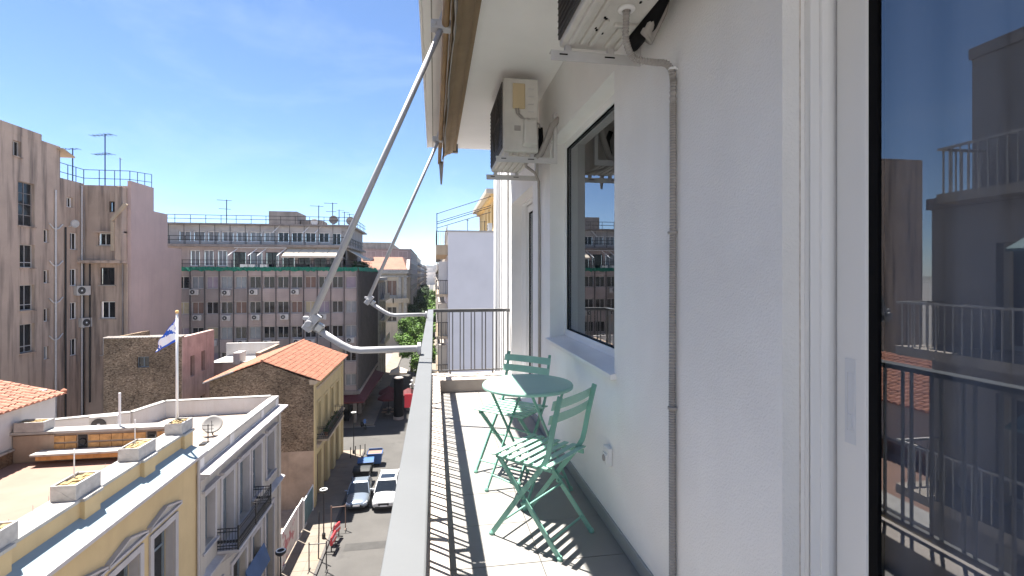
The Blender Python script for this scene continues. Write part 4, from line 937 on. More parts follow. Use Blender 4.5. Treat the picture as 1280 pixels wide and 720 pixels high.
ws_ = thing('satellite_dish', 'white round satellite dish on a bracket at the pink block wall', 'satellite dish', (PX + .5, 49.2, 22.4))
MB().lathe([(0, 0), (.2, -.03), (.36, -.1), (.36, -.12), (.2, -.05), (0, -.02)], (PX + .6, 49.2, 22.55), 16, 'y').build('reflector', 'acgrey', ws_, smooth=True); MB().tube([(PX, 49.3, 22.3), (PX + .55, 49.25, 22.5)], .05, 6).build('arm', 'acgrey', ws_)
for k, (z, yy) in enumerate(((16.1, 50.3), (13.1, 50.9), (9.8, 51))):
    if k < 2: small_ac(['white air conditioner under a light well window of the pink block', 'white air conditioner set lower down the pink block light well corner'][k], (PX + .55, yy, z), FACE['+x'] - R(20), sc_=1.5)
# ================================================================== office block
OY, BW = 60.9, 1.545
of = thing('office_block', 'large mauve grey office block with dark fins and rows of windows', 'building', (-20, 70, 0))
NB = 16; OXL = FX - NB * BW
rowz = [16.35 - 2.95 * k for k in range(5)]
oops = []
for i in range(NB):
    for z in rowz: oops.append((FX - (i + 1) * BW + .13, FX - i * BW - .13, z, z + 1.42))
MB().wall('y', OXL, FX, 4.0, 18.5, OY, OY + .3, oops).build('wall', 'panel', of)
# each spandrel is one ribbed panel
def ribbed(mat, h):
    b = MB(); n = max(1, int(h / .2)); b.box(-BW / 2 + .05, BW / 2 - .05, -.02, .0, 0, h)
    for k in range(n): b.box(-BW / 2 + .05, BW / 2 - .05, -.075, -.019, k * h / n + .03, (k + 1) * h / n - .03)
    return b.mesh('spandrel_panel', mat, fix=False)
spm = [ribbed('panel', 1.42), ribbed('panel2', 1.42)]; spt = [ribbed('panel', .6), ribbed('panel2', .6)]
random.seed(5)
panes = ['darkglass'] * 7 + ['curtain_veil'] * 3 + ['shutter'] * 2 + ['lilacblind'] * 2 + ['cream_blind']
for i in range(NB):
    xc = FX - (i + .5) * BW; warm = i < 8
    inst('spandrel_panel', spt[random.random() < .6 if warm else 0], of, (xc, OY - .001, 17.86))
    for r, z in enumerate(rowz):
        if r < 5: inst('spandrel_panel', spm[1 if (warm and random.random() < .75) else (random.random() < .25)], of, (xc, OY - .001, z - 1.47))
        pn = random.choice(panes)
        window(of, (xc, OY + .12, z), BW - .26, 1.42, 0, 'officew', pn, 1 if pn != 'lilacblind' or random.random() < .4 else 0, 0, .07, .06)
fin = MB().box(-.035, .035, -.16, .02, 3.2, 18.45).mesh('fin', 'fin')
for i in range(NB + 1): inst('fin', fin, of, (FX - i * BW - (.04 if i == 0 else 0), OY - .001, 0))
# street side with close dark fins and glazing
MB().box(FX - .3, FX, OY + .301, 80.3, 4.0, 18.5).build('street_wall', 'greyb', of)
fs = MB().box(0, .22, -.03, .03, 3.2, 18.45).mesh('fin', 'fin')
sw_ = MB().box(0, .03, -.45, .45, 0, 1.5).mesh('window', 'darkglass'); sp_ = MB().box(0, .05, -.45, .45, 0, 1.3).mesh('spandrel_panel', 'fin')
for k in range(20):
    yy = OY + .35 + k * 1.0; inst('fin', fs, of, (FX + .001, yy, 0)); inst('fin', fs, of, (FX + .052, yy + .5, 0))
    if k < 19:
        for z in rowz: inst('window', sw_, of, (FX + .001, yy + .5, z)); inst('spandrel_panel', sp_, of, (FX + .001, yy + .5, z - 1.4))
MB().box(OXL, FX - .3, OY + .31, 80.3, 18.2, 18.5).build('roof', 'conc', of); MB().box(OXL, FX, 80.3, 80.6, 0, 18.5).build('back_wall', 'conc', of)
MB().box(OXL, OXL + .3, OY + .31, 80.3, 0, 18.2).build('far_wall', 'conc', of)
MB().box(OXL, FX, OY - .05, OY + .2, 18.5, 18.72).build('parapet', 'conc', of); MB().box(FX - .25, FX + .05, OY + .201, 80.3, 18.5, 18.72).build('parapet', 'conc', of)
# ground floor: recessed dark shops, slab edge, red canopy
MB().box(OXL, FX - 1.2, OY + 1.0, OY + 1.2, 0, 4.0).build('shop_front', 'darkglass', of); MB().box(FX - 1.4, FX - 1.2, OY + 1.21, 80.3, 0, 4.0).build('shop_front', 'darkglass', of)
MB().box(OXL, FX + .3, OY - .3, 80.3, 3.55, 3.99).build('slab_edge', 'conc', of)
for k in range(6): MB().box(FX - .55, FX - .15, OY + .1 + k * 3.9, OY + .5 + k * 3.9, 0, 3.55).build('pillar', 'conc', of)
for k in range(1, 6): MB().box(FX - .55 - k * 4.6, FX - .15 - k * 4.6, OY + .1, OY + .5, 0, 3.55).build('pillar', 'conc', of)
b = MB(); b.hexa([(-16, OY - .3, 3.4), (-16, OY - 1.9, 2.85), (-8.2, OY - 1.9, 2.85), (-9.0, OY - .3, 3.4), (-16, OY - .3, 3.5), (-16, OY - 1.9, 3.05), (-8.2, OY - 1.9, 3.05), (-9.0, OY - .3, 3.5)]); b.build('canopy', 'redaw', of)
b = MB(); b.hexa([(-9.0, OY - .3, 3.4), (-8.2, OY - 1.9, 2.85), (-7.6, 76, 2.85), (-9.0, 76, 3.4), (-9.0, OY - .3, 3.5), (-8.2, OY - 1.9, 3.05), (-7.6, 76, 3.05), (-9.0, 76, 3.5)]); b.build('canopy', 'redaw', of)
# set-back storeys
P1 = 62.6
p1ops = [(-28.6 + k * 1.5, -27.5 + k * 1.5, 19.0, 20.9) for k in range(3)] + [(-23.9 + k * 1.85, -22.4 + k * 1.85, 18.75, 20.7) for k in range(7)]
MB().wall('y', OXL, -10.9, 18.5, 21.3, P1, P1 + .25, p1ops).build('penthouse_wall', 'panel2', of)
MB().wall('x', P1, 76, 18.5, 21.3, -11.2, -10.9).build('penthouse_side', 'greyb', of)
for k, o in enumerate(p1ops): window(of, ((o[0] + o[1]) / 2, P1 + .15, o[2]), o[1] - o[0], o[3] - o[2], 0, 'plastic' if k < 3 else 'iron', 'curtain_veil' if k < 3 or k == 4 else 'darkglass', 1, 0, .08)
MB().box(OXL, -10.4, P1 - .5, 77, 21.3, 21.6).build('penthouse_slab', 'conc', of)
P2 = 63.8
p2ops = [(-30.4 + k * 1.60, -29.05 + k * 1.60, 22.0, 23.25) for k in range(11)] + [(-12.75, -11.65, 21.7, 23.2)]
MB().wall('y', OXL, -10.6, 21.6, 24.0, P2, P2 + .25, p2ops).build('penthouse_wall', 'officew', of)
for k, o in enumerate(p2ops): window(of, ((o[0] + o[1]) / 2, P2 + .15, o[2]), o[1] - o[0], o[3] - o[2], 0, 'plastic', 'curtain_veil' if k < 7 else 'darkglass', 1, 0, .08)
MB().box(-11.6, -10.62, P2 - .03, P2 - .001, 21.7, 23.9).build('white_panel', 'coping', of); MB().wall('x', P2, 75, 21.6, 24.0, -10.9, -10.6).build('penthouse_side', 'greyb', of)
MB().box(OXL - .1, -10.1, P2 - .6, 76, 24.0, 24.2).build('penthouse_roof', 'conc', of)
for zb, yy, xr in ((21.6, P1 - .4, -10.5), (24.2, P2 - .5, -10.2), (18.72, OY + .05, FX - .05)):
    r_ = MB()
    for h in (.5, .95): r_.bar((OXL, yy, zb + h), (xr, yy, zb + h), .06, .06); r_.bar((xr, yy, zb + h), (xr, 75, zb + h), .06, .06)
    for k in range(15): xx = OXL + (xr - OXL) * k / 14; r_.bar((xx, yy, zb), (xx, yy, zb + .95), .05, .05)
    for k in range(1, 9): r_.bar((xr, yy + k * 1.4, zb), (xr, yy + k * 1.4, zb + .95), .05, .05)
    r_.build('railing', 'iron', of)
for k in range(13): xx = OXL + 1 + k * 1.7; MB().bar((xx, P2 - .55, 21.6), (xx, P2 - .55, 24.0), .05, .05).build('mullion_post', 'iron', of)
# green netting hung along the parapet
nm = MB(); prev = None
for k in range(120):
    xx = OXL + (FX + .05 - OXL) * k / 119; row = [(xx, OY - .1 + random.uniform(-.05, .03), 18.86 + random.uniform(-.04, .05)), (xx, OY - .2 + random.uniform(-.06, .04), 18.42 + random.uniform(-.1, .08))]
    if prev: nm.quad(prev[0], row[0], row[1], prev[1])
    prev = row
prev = None
for k in range(70):
    yy = OY - .1 + 19 * k / 69; row = [(FX + .1 + random.uniform(-.03, .05), yy, 18.9 + random.uniform(-.06, .25 * (k > 20))), (FX + .22 + random.uniform(-.04, .08), yy, 18.4 + random.uniform(-.12, .1))]
    if prev: nm.quad(prev[0], row[0], row[1], prev[1])
    prev = row
no = nm.build('netting', 'net', of); s_ = no.modifiers.new('s', 'SOLIDIFY'); s_.thickness = .02
# awning and bare awning frames on the set-back terrace
def slope_awning(label, x0, x1, y0, y1, z0, z1):
    t = thing('cream_awning', label, 'awning', ((x0 + x1) / 2, y1, z1)); n = 4
    for k in range(n):
        a, b = x0 + (x1 - x0) * k / n + .03, x0 + (x1 - x0) * (k + 1) / n - .03
        MB().hexa([(a - .4, y0, z0), (b - .4, y0, z0), (b, y1, z1), (a, y1, z1), (a - .4, y0, z0 + .04), (b - .4, y0, z0 + .04), (b, y1, z1 + .04), (a, y1, z1 + .04)]).build('cloth_panel', 'awncream', t)
    MB().bar((x0 - .4, y0, z0), (x1 - .4, y0, z0), .08, .25).build('valance', 'awncream', t)
    for xx in (x0, x1): MB().bar((xx - .4, y0, z0 + .1), (xx, P1, 20.0), .05, .05).build('arm', 'white_iron', t)
slope_awning('cream sloped awning open over the office block terrace', -17.6, -11.0, 61.1, P1 - .02, 20.1, 21.2)
t = thing('cream_awning', 'cream awning folded out over the street side of the office terrace', 'awning', (-10, 66, 20))
MB().hexa([(-10.9, 63.5, 21.1), (-9.0, 63.5, 20.0), (-9.0, 72, 20.0), (-10.9, 72, 21.1), (-10.9, 63.5, 21.16), (-9.0, 63.5, 20.06), (-9.0, 72, 20.06), (-10.9, 72, 21.16)]).build('cloth_panel', 'awncream', t)
MB().bar((-9.0, 63.5, 19.95), (-9.0, 72, 19.95), .06, .2).build('valance', 'awncream', t)
t = thing('awning_frame', 'bare white awning frame beside the open cream awning', 'frame', (-20, 62, 20))
MB().bar((-23.6, P1 - .3, 21.2), (-17.7, P1 - .3, 21.2), .09, .09).build('bar', 'white_iron', t)
for xx in (-23.2, -21.0, -20.0, -17.8): MB().bar((xx - .7, 61.3, 20.2), (xx, P1 - .1, 21.2), .08, .08).build('arm', 'white_iron', t); MB().bar((xx - .7, 61.3, 18.6), (xx - .7, 61.3, 20.2), .05, .05).build('post', 'white_iron', t)
t = thing('awning_frame', 'bare white awning arms on the topmost office storey', 'frame', (-15, 63, 23.8))
MB().bar((-19, P2 - .3, 24.05), (-13.5, P2 - .3, 24.05), .06, .06).build('bar', 'white_iron', t)
for xx in (-18.9, -15.4, -14.0): MB().bar((xx - .6, 62.9, 23.1), (xx, P2 - .2, 24.0), .07, .07).build('arm', 'white_iron', t)
for k, (xx, zz_) in enumerate(((-22.6, 18.75), (-20.4, 18.75), (-16.4, 18.75), (-13.1, 18.75))):
    MB().box(xx, xx + [1.6, .8, 1.4, .9][k], 61.3, 61.9, 18.5, 19.2).build('terrace_locker', ['plastic', 'plastic', 'iron', 'iron'][k], of)
# roof boxes
MB().box(-20.9, -17.5, 66.0, 70.5, 24.2, 26.1).build('lift_house', 'conc', of); MB().box(-17.4, -14.8, 67.5, 71, 24.2, 25.2).build('plant_room', 'conc', of)
MB().lathe([(0, 0), (.3, -.04), (.45, -.14)], (-15.6, 67.2, 24.9), 14, 'y').build('dish', 'acgrey', of)
for k, (xx, yy, h, rz, el, s2, lab) in enumerate(((-25.3, 64.5, 3.0, 200, .1, True, 'aerial with two booms above the curtained top windows of the office block'),
      (-14.6, 65, 2.6, 190, .1, False, 'aerial beside the plant room on the office roof'), (-12.9, 65, 3.0, 185, .35, True, 'tallest aerial in the cluster on the office roof corner'))):
    yagi(lab, (xx, yy, 24.2), h, 1.6, 4, R(rz), el, None, s2, 'iron', .05)
for k in range(4): yagi('one of the small aerials clustered at the office roof corner', (-12.2 + k * .5, 65.5 + k * .9, 24.2), 2.2 - .15 * k, 1.0, 3, R(20 * k), .15, 'small aerials at office roof corner', False, 'iron', .045)
for k in range(2):
    d_ = thing('satellite_dish', 'small dark satellite dish at the office roof corner', 'satellite dish', (-12.6 + k * 1.9, 64.2 + k, 24.3), 'dark dishes at office roof corner')
    MB().lathe([(0, 0), (.35, -.05), (.55, -.18), (.55, -.2), (.3, -.08), (0, -.03)], (0, 0, .6), 14, 'y').build('reflector', 'conc', d_, world=False); MB().tube([(0, .1, 0), (0, .05, .6)], .05, 6).build('mast', 'iron', d_, world=False)
# office air conditioners, each hung under its window
random.seed(3)
for (i, r) in ((3, 0), (9, 0), (11, 0), (6, 0), (4, 0)): pass
acs = [(4, 0), (7, 0), (9, 0), (11, 0), (2, 1), (5, 1), (7, 1), (9, 1), (11, 1), (13, 1), (3, 2), (4, 2), (6, 2), (8, 2), (10, 2), (1, 3), (5, 3), (0, 2)]
for (i, r) in acs:
    small_ac('white air conditioner under the %s window from the street corner in the %s office row' % (['first', 'second', 'third', 'fourth', 'fifth', 'sixth', 'seventh', 'eighth', 'ninth', 'tenth', 'eleventh', 'twelfth', 'thirteenth', 'fourteenth'][i], ['top', 'second', 'third', 'fourth'][r]), (FX - (i + .5) * BW + random.uniform(-.25, .25), OY - .45, rowz[r] - .72 + random.uniform(-.06, .06)), 0, 'air conditioners on the office block', 1.1)

# ================================================================== buildings along the far street
def block(name, label, cat, x0, x1, y0, y1, h, mat, wmat='darkglass', fl=3.1, bay=2.2, faces='-y', roof='conc', ww=1.2, wh_=1.6, balc=0, z0=3.6):
    t = thing(name, label, cat, ((x0 + x1) / 2, (y0 + y1) / 2, 0))
    MB().box(x0, x1, y0, y1, 0, h).build('wall', mat, t); MB().box(x0 - .15, x1 + .15, y0 - .15, y1 + .15, h, h + .3).build('roof', roof, t)
    for f in faces.split():
        n = int(((y1 - y0) if 'x' in f else (x1 - x0)) / bay); a0 = y0 if 'x' in f else x0; st = ((y1 - y0) if 'x' in f else (x1 - x0)) / max(n, 1)
        for k in range(n):
            c = a0 + (k + .5) * st; z = z0
            while z + wh_ + .4 < h:
                p = {'-y': (c, y0 - .05, z), '+x': (x1 + .05, c, z), '-x': (x0 - .05, c, z)}[f]
                window(t, p, ww, wh_, FACE[f], 'officew', wmat, 1, 0, .09, .1); z += fl
    if balc:
        z = z0 - .4
        while z + 1.5 < h:
            for f in faces.split():
                m = MB()
                if f == '+x': m.box(x1, x1 + balc, y0 + .5, y1 - .5, z - .15, z); m.box(x1 + balc - .05, x1 + balc, y0 + .5, y1 - .5, z, z + .95)
                elif f == '-x': m.box(x0 - balc, x0, y0 + .5, y1 - .5, z - .15, z); m.box(x0 - balc, x0 - balc + .05, y0 + .5, y1 - .5, z, z + .95)
                else: continue
                m.build('balcony', roof, t)
            z += fl
    return t
# narrow cream house next to the office block
nc = block('cream_townhouse', 'narrow cream townhouse with white pilasters next to the office block', 'building', -20, FX, 80.7, 92, 17.0, 'cream', faces='-y +x', bay=2.6, balc=0)
for yy in (80.9, 84.6, 88.2, 91.4): MB().box(FX, FX + .35, yy - .3, yy + .3, 0, 16.6).build('pilaster', 'coping', nc)
MB().box(-14, FX + .6, 80.6, 92.1, 17.0, 17.5).build('cornice', 'coping', nc)
for z in (6.4, 10.2, 13.6): MB().box(FX + .36, FX + 1.2, 81.5, 90.5, z, z + .25).build('balcony_slab', 'cream', nc); MB().box(FX + 1.1, FX + 1.18, 81.5, 90.5, z + .25, z + 1.1).build('balustrade', 'coping', nc)
# cream neoclassical corner building with orange roof
cb_ = thing('cream_corner_building', 'cream neoclassical corner building with orange hip roof and pediment', 'building', (-13, 130, 0))
cops = [(-11.3, -8.9, 12.8, 16.6), (-11.3, -8.9, 6.6, 10.2), (-15.5, -13.0, 12.8, 16.6)]
MB().wall('y', -22, -6.7, 0, 18.2, 119.6, 120.2, cops).build('front_wall', 'cream', cb_); MB().box(-22, -6.7, 120.2, 140, 0, 18.2).build('body', 'cream', cb_)
for o in cops: window(cb_, ((o[0] + o[1]) / 2, 120.0, o[2]), o[1] - o[0], o[3] - o[2], 0, 'officew', 'shutter' if o[2] > 12 else 'darkglass', 1, 0, .15)
for xx in (-12.2, -8.2, -6.95): MB().box(xx - .35, xx + .35, 119.2, 119.6, 0, 17.4).build('pilaster', 'coping', cb_)
MB().box(-22.3, -6.2, 118.9, 140.3, 18.2, 19.2).build('cornice', 'coping', cb_); MB().box(-22.2, -6.3, 119.2, 140.2, 17.3, 17.7).build('architrave', 'coping', cb_)
MB().add([(-22, 119.4, 19.2), (-6.6, 119.4, 19.2), (-6.6, 140, 19.2), (-22, 140, 19.2), (-20, 126, 22.4), (-8.0, 126, 22.4), (-8.0, 136, 22.4), (-20, 136, 22.4)], [(0, 1, 5, 4), (1, 2, 6, 5), (2, 3, 7, 6), (3, 0, 4, 7), (4, 5, 6, 7)]).build('roof', 'tilefar', cb_)
MB().prism([(121.5, 19.2), (128.5, 19.2), (125, 21.8)], 'x', -6.9, -6.1).build('pediment', 'coping', cb_); MB().box(-17.5, -15, 124, 125, 21.6, 22.3).build('skylight', 'coping', cb_)
bl = MB()
for k in range(11):
    t0 = -math.pi / 2 + math.pi * .5 * k / 10
    bl.box(-9.5 + 3.2 * math.sin(t0 + math.pi / 2) - .3, -9.5 + 3.2 * math.sin(t0 + math.pi / 2) + .3, 118.0 + 1.2 * (k / 10), 119.6, 11.2, 11.5); bl.box(-9.5 + 3.2 * math.sin(t0 + math.pi / 2) - .3, -9.5 + 3.2 * math.sin(t0 + math.pi / 2) + .3, 118.0 + 1.2 * (k / 10), 118.2 + 1.2 * (k / 10), 11.5, 12.3)
bl.box(-14.5, -9.5, 118.0, 119.6, 11.2, 11.5); bl.box(-14.5, -9.5, 118.0, 118.2, 11.5, 12.3); bl.build('curved_balcony', 'cream', cb_)
block('dark_modern_block', 'dark brown modern block behind the cream corner building', 'building', -20, -6.7, 142, 195, 25.0, 'greyb', faces='-y +x', fl=3.2, bay=4, ww=2.6, wh_=1.8)
block('grey_block', 'grey flat-roofed block rising behind the orange hip roof', 'building', -40, -13, 150, 185, 27.3, 'conc', faces='-y', bay=3)
MB_right = [('beige_block', 'beige apartment block further down the tree-lined street', -9.2, 205, 260, 24, 'tan'), ('pale_block', 'pale apartment block in the street past the beige one', -9.0, 265, 330, 27, 'cream'), ('white_block', 'whitish apartment block far along the street', -9.0, 340, 430, 25, 'bluewall'), ('ochre_block', 'ochre apartment block near the far end of the street', -9.0, 440, 560, 26, 'tan')]
for nm, lb, x1, y0, y1, h, m in MB_right: block(nm, lb, 'building', x1 - 14, x1, y0, y1, h, m, faces='+x', fl=3.3, bay=5, ww=3, wh_=1.6, balc=1.0)

# right-hand side: neighbour with blank end wall and balconies
nb = thing('neighbour_building', 'pale blue-white building end wall beyond the balcony railing with stacked balconies', 'building', (5, 42, 0))
MB().box(.98, 9, 35.6, 47.5, 0, 21.1).build('wall', 'bluewall', nb); MB().box(.94, 9.05, 35.55, 47.55, 21.1, 21.22).build('coping', 'coping', nb)
for z in (19.45, 16.35, 13.25, 10.15, 7.05):
    sl_ = MB().box(.12, .98, 35.9, 46.5, z, z + (.72 if z > 19 else .2)).build('balcony_slab', 'tan', nb)
    zt = z + (.72 if z > 19 else .2); r_ = MB()
    for k in range(6): xx = .15 + k * .16; r_.box(xx - .012, xx + .012, 35.92, 35.95, zt, zt + 1.0)
    r_.box(.12, .98, 35.92, 35.96, zt + .98, zt + 1.03)
    for k in range(60): r_.box(.13, .155, 35.95 + k * .175, 35.975 + k * .175, zt, zt + 1.0)
    r_.box(.12, .165, 35.97, 46.5, zt + .98, zt + 1.03); r_.build('balcony_railing', 'iron', sl_)
    if z < 19: MB().box(.30, .95, 36.2, 36.35, zt, zt + 2.4).build('balcony_screen', random.choice(['cream', 'white', 'officew']), nb)
    for k in range(4): window(nb, (.93, 37.6 + k * 2.5, z + .2), 1.4, 2.1, FACE['-x'], 'officew', 'curtain_veil', 1, 0, .1, .05)
yc2 = thing('ochre_penthouse', 'ochre penthouse with projecting cornice above the blank pale wall', 'building', (7, 44, 21))
MB().wall('x', 37.2, 50, 21.22, 24.2, 4.6, 4.9, [(38.2, 39.1, 21.8, 23.6), (40.5, 41.6, 21.8, 23.6), (43, 44, 21.8, 23.6)]).build('wall', 'ochre2', yc2)
MB().box(4.9, 9, 37.2, 37.5, 21.22, 24.2).build('end_wall', 'ochre2', yc2); MB().box(3.9, 9, 36.7, 50, 24.2, 24.55).build('cornice', 'cream', yc2); MB().box(4.3, 9, 37.0, 50, 23.95, 24.2).build('cornice_bed', 'ochre2', yc2)
for (a, b) in ((38.2, 39.1), (40.5, 41.6), (43, 44)): window(yc2, (4.75, (a + b) / 2, 21.8), b - a, 1.8, FACE['-x'], 'shutter', 'darkglass', 1, 0, .08)
small_ac('white air conditioner on the flat roof before the ochre penthouse', (4.0, 36.6, 21.3), FACE['-x'], sc_=1.0)
wr = thing('terrace_wire_frame', 'steel post with wires strung across the top terrace beside the blank wall', 'frame', (.2, 36.1, 20.17))
MB().bar((.18, 35.95, 20.17), (.18, 35.95, 22.5), .06, .06).build('post', 'iron', wr)
for (za, zb_) in ((22.45, 24.0), (21.85, 23.3), (21.7, 23.15), (21.4, 22.8)): MB().tube([(.18, 35.95, za), (4.3, 37.0, zb_)], .025, 5).build('wire', 'iron', wr)
yagi('little aerial on the coping of the blank pale wall', (2.5, 37, 21.22), 1.0, .4, 3, R(90), .1, None, False, 'iron', .025)
yagi('little aerial standing close to the ochre penthouse corner', (3.9, 38, 21.22), 1.0, .6, 3, R(180), .1, None, False, 'iron', .025)
low = block('low_shop_row', 'low flat-roofed row between our building and the blank pale wall', 'building', .98, 10, 8.02, 35.5, 5.2, 'greyr', faces='-x', bay=3, z0=1.2)
block('beige_street_block', 'beige balcony block past the neighbour on the tree-lined street', 'building', 1.4, 12, 61, 95, 21, 'tan', faces='-x -y', balc=1.0)
block('grey_street_block', 'grey balcony block past the beige one on the tree-lined street', 'building', 1.4, 12, 97, 150, 23.5, 'greyb', faces='-x -y', bay=3.5, balc=1.0)
for k in range(4): block(['cream_far_block', 'white_far_block', 'ochre_far_block', 'grey_far_block'][k], ['cream balcony block', 'white balcony block', 'ochre balcony block', 'grey balcony block'][k] + ' in the hazy far part of the street', 'building', 1.6, 14, 155 + 95 * k, 245 + 95 * k, 21 + 2 * (k % 2), ['cream', 'bluewall', 'tan', 'greyb'][k], faces='-x', bay=6, ww=3, balc=1.0)
# opposite tall building, seen in the glass
op = thing('opposite_apartment_block', 'grey apartment block with stepped balconies across the street, mirrored in the door', 'building', (-14, -2, 0))
def opp_floor(z, x, ybeg, yend, h=3.1):
    oo = [(ybeg + .8 + 3.1 * k, ybeg + 2.8 + 3.1 * k, z + .05, z + 2.25) for k in range(int((yend - ybeg - 1) / 3.1))]
    MB().wall('x', ybeg, yend, z, z + h, x - .3, x, oo).build('wall', 'greyb', op); MB().box(x - 8, x - .3, yend - .3, yend, z, z + h).build('end_wall', 'greyr', op)
    for o in oo: window(op, (x - .2, (o[0] + o[1]) / 2, o[2]), o[1] - o[0], o[3] - o[2], FACE['+x'], 'officew', 'darkglass', 1, 0, .1)
    sl_ = MB().box(x, x + 1.2, ybeg + .3, yend - .2, z - .2, z).build('balcony_slab', 'greyr', op); r_ = MB(); n = int((yend - ybeg - .6) / .17)
    for k in range(n): r_.box(x + 1.14, x + 1.16, ybeg + .35 + k * .17, ybeg + .37 + k * .17, z, z + .95)
    r_.box(x + 1.12, x + 1.18, ybeg + .3, yend - .2, z + .95, z + 1.0)
    for k in range(7): r_.box(x + .1 + k * .16, x + .12 + k * .16, yend - .26, yend - .23, z, z + .95)
    r_.box(x, x + 1.12, yend - .28, yend - .22, z + .95, z + 1.0); r_.build('balcony_railing', 'officew', sl_)
for z in (4.0, 7.1, 10.2, 13.3, 16.4): opp_floor(z, FX, -10, 9.6)
MB().box(-17, FX, -10, 9.6, 0, 4.0).build('ground_storey', 'greyb', op); MB().box(-17, FX + .1, -10, 9.65, 19.5, 19.75).build('roof', 'conc', op)
opp_floor(19.75, FX - .6, -10, 9.2); MB().box(-17, FX - .5, -10, 9.2, 22.85, 23.1).build('roof', 'conc', op)
opp_floor(23.1, FX - 2.6, -10, 7.2); MB().box(-17, FX - 1.2, -10, 7.4, 26.2, 26.45).build('roof', 'conc', op)
for (z, x) in ((13.3, FX), (16.4, FX), (19.75, FX - .6)): MB().hexa([(x + .05, 1, z + 2.75), (x + 1.6, 1, z + 2.0), (x + 1.6, 7, z + 2.0), (x + .05, 7, z + 2.75), (x + .05, 1, z + 2.8), (x + 1.6, 1, z + 2.05), (x + 1.6, 7, z + 2.05), (x + .05, 7, z + 2.8)]).build('balcony_awning', 'tealfence', op)
# far hill with a city on it
hl = MB(); n = 40
hp = lambda x, y: 38 * math.exp(-((x + 150) / 900) ** 2) * max(0, min(1, (y - 900) / 900)) + 12 * math.sin(x * .006) * max(0, min(1, (y - 900) / 600))
for i in range(n):
    for j in range(20):
        x0, x1, y0, y1 = -2500 + 125 * i, -2500 + 125 * (i + 1), 800 + 90 * j, 800 + 90 * (j + 1)
        hl.quad((x0, y0, hp(x0, y0) - .3), (x1, y0, hp(x1, y0) - .3), (x1, y1, hp(x1, y1) - .3), (x0, y1, hp(x0, y1) - .3))
struct(hl.build('hill', 'hill', None, smooth=True))
fc = MB(); random.seed(9)
for k in range(2600):
    y_ = random.uniform(850, 2500); x_ = random.uniform(-.35, .22) * y_; h_ = random.uniform(8, 20); s1 = random.uniform(8, 22); g_ = hp(x_, y_)
    if -10 < x_ < 3 and y_ < 1500: continue
    fc.box(x_, x_ + s1, y_, y_ + s1, g_ - 2, g_ + h_)
tag(fc.build('distant_city', 'farcity', None, fix=False), 'pale jumble of distant houses covering the hillside', 'city', kind='stuff')
# ================================================================== trees
def tree(label, loc, h, cr, leaf='leaf', seed=0, n=2600, group=None, name='street_tree', lsz=.17):
    rd = random.Random(seed); t = thing(name, label, 'tree', loc, group)
    tk = MB(); top = Vector((rd.uniform(-.3, .3), rd.uniform(-.3, .3), h * .45))
    tk.tube([(0, 0, -.05), (top.x * .3, top.y * .3, h * .2), tuple(top)], [h * .028, h * .021, h * .016], 8)
    cl = []
    for k in range(15):
        a = rd.uniform(0, 6.283); e = rd.uniform(.05, 1.0); rr = cr * (rd.uniform(.35, 1.0)) * math.sqrt(1 - (e - .35) ** 2 * .9)
        p = Vector((math.cos(a) * rr, math.sin(a) * rr, h * .42 + e * h * .5)); cl.append((p, cr * rd.uniform(.28, .48)))
        if k < 10: tk.tube([tuple(top * rd.uniform(.8, 1)), tuple(top.lerp(p, .5) + Vector((0, 0, .2))), tuple(p)], [h * .012, h * .007, h * .003], 5)
    tk.build('trunk', 'bark', t, world=False)
    c = MB()
    for k in range(n):
        p, r = rd.choice(cl); d = Vector((rd.gauss(0, 1), rd.gauss(0, 1), rd.gauss(0, .8))); d.normalize()
        q = p + d * r * rd.uniform(.25, 1.08) ** .6; s = lsz * rd.uniform(.6, 1.3)
        u = Vector((rd.gauss(0, 1), rd.gauss(0, 1), rd.gauss(0, .5))).normalized(); v = u.cross(d + Vector((.1, .2, .3))).normalized()
        c.v += [tuple(q - u * s), tuple(q - v * s * .55), tuple(q + u * s), tuple(q + v * s * .55)]; o = len(c.v); c.f.append((o - 4, o - 3, o - 2, o - 1))
    c.build('crown', leaf, t, world=False, fix=False); return t
tree('bright green street tree with its crown right behind the railing corner', (-2.6, 78, 0), 9.0, 3.1, 'leaf', 1, 9000)
tree('bright green street tree between the beige parasol and the railing', (-4.2, 92, 0), 9.8, 2.7, 'leaf', 2, 8000)
tree('mid green street tree past the beige parasol', (-3.2, 104, 0), 10, 3.0, 'leaf', 3, 6000)
for k, (x_, y_, h_) in enumerate(((-5.6, 128, 10.5), (-5.8, 142, 11), (-6.0, 160, 11), (-6.0, 185, 12), (-6.0, 210, 12), (-1.0, 120, 9), (-.5, 140, 9), (-.6, 165, 10), (-.6, 200, 10), (-6.2, 250, 12), (-.6, 250, 10), (-6.2, 300, 12))):
    tree('dark green tree in the avenue row beside the dark modern block' if x_ < -2 else 'bright green tree in the avenue row before the balcony blocks', (x_, y_, 0), h_, 3.4, 'leafd' if x_ < -2 else 'leaf', 20 + k, 3000, 'dark avenue trees' if x_ < -2 else 'bright avenue trees', lsz=.3)
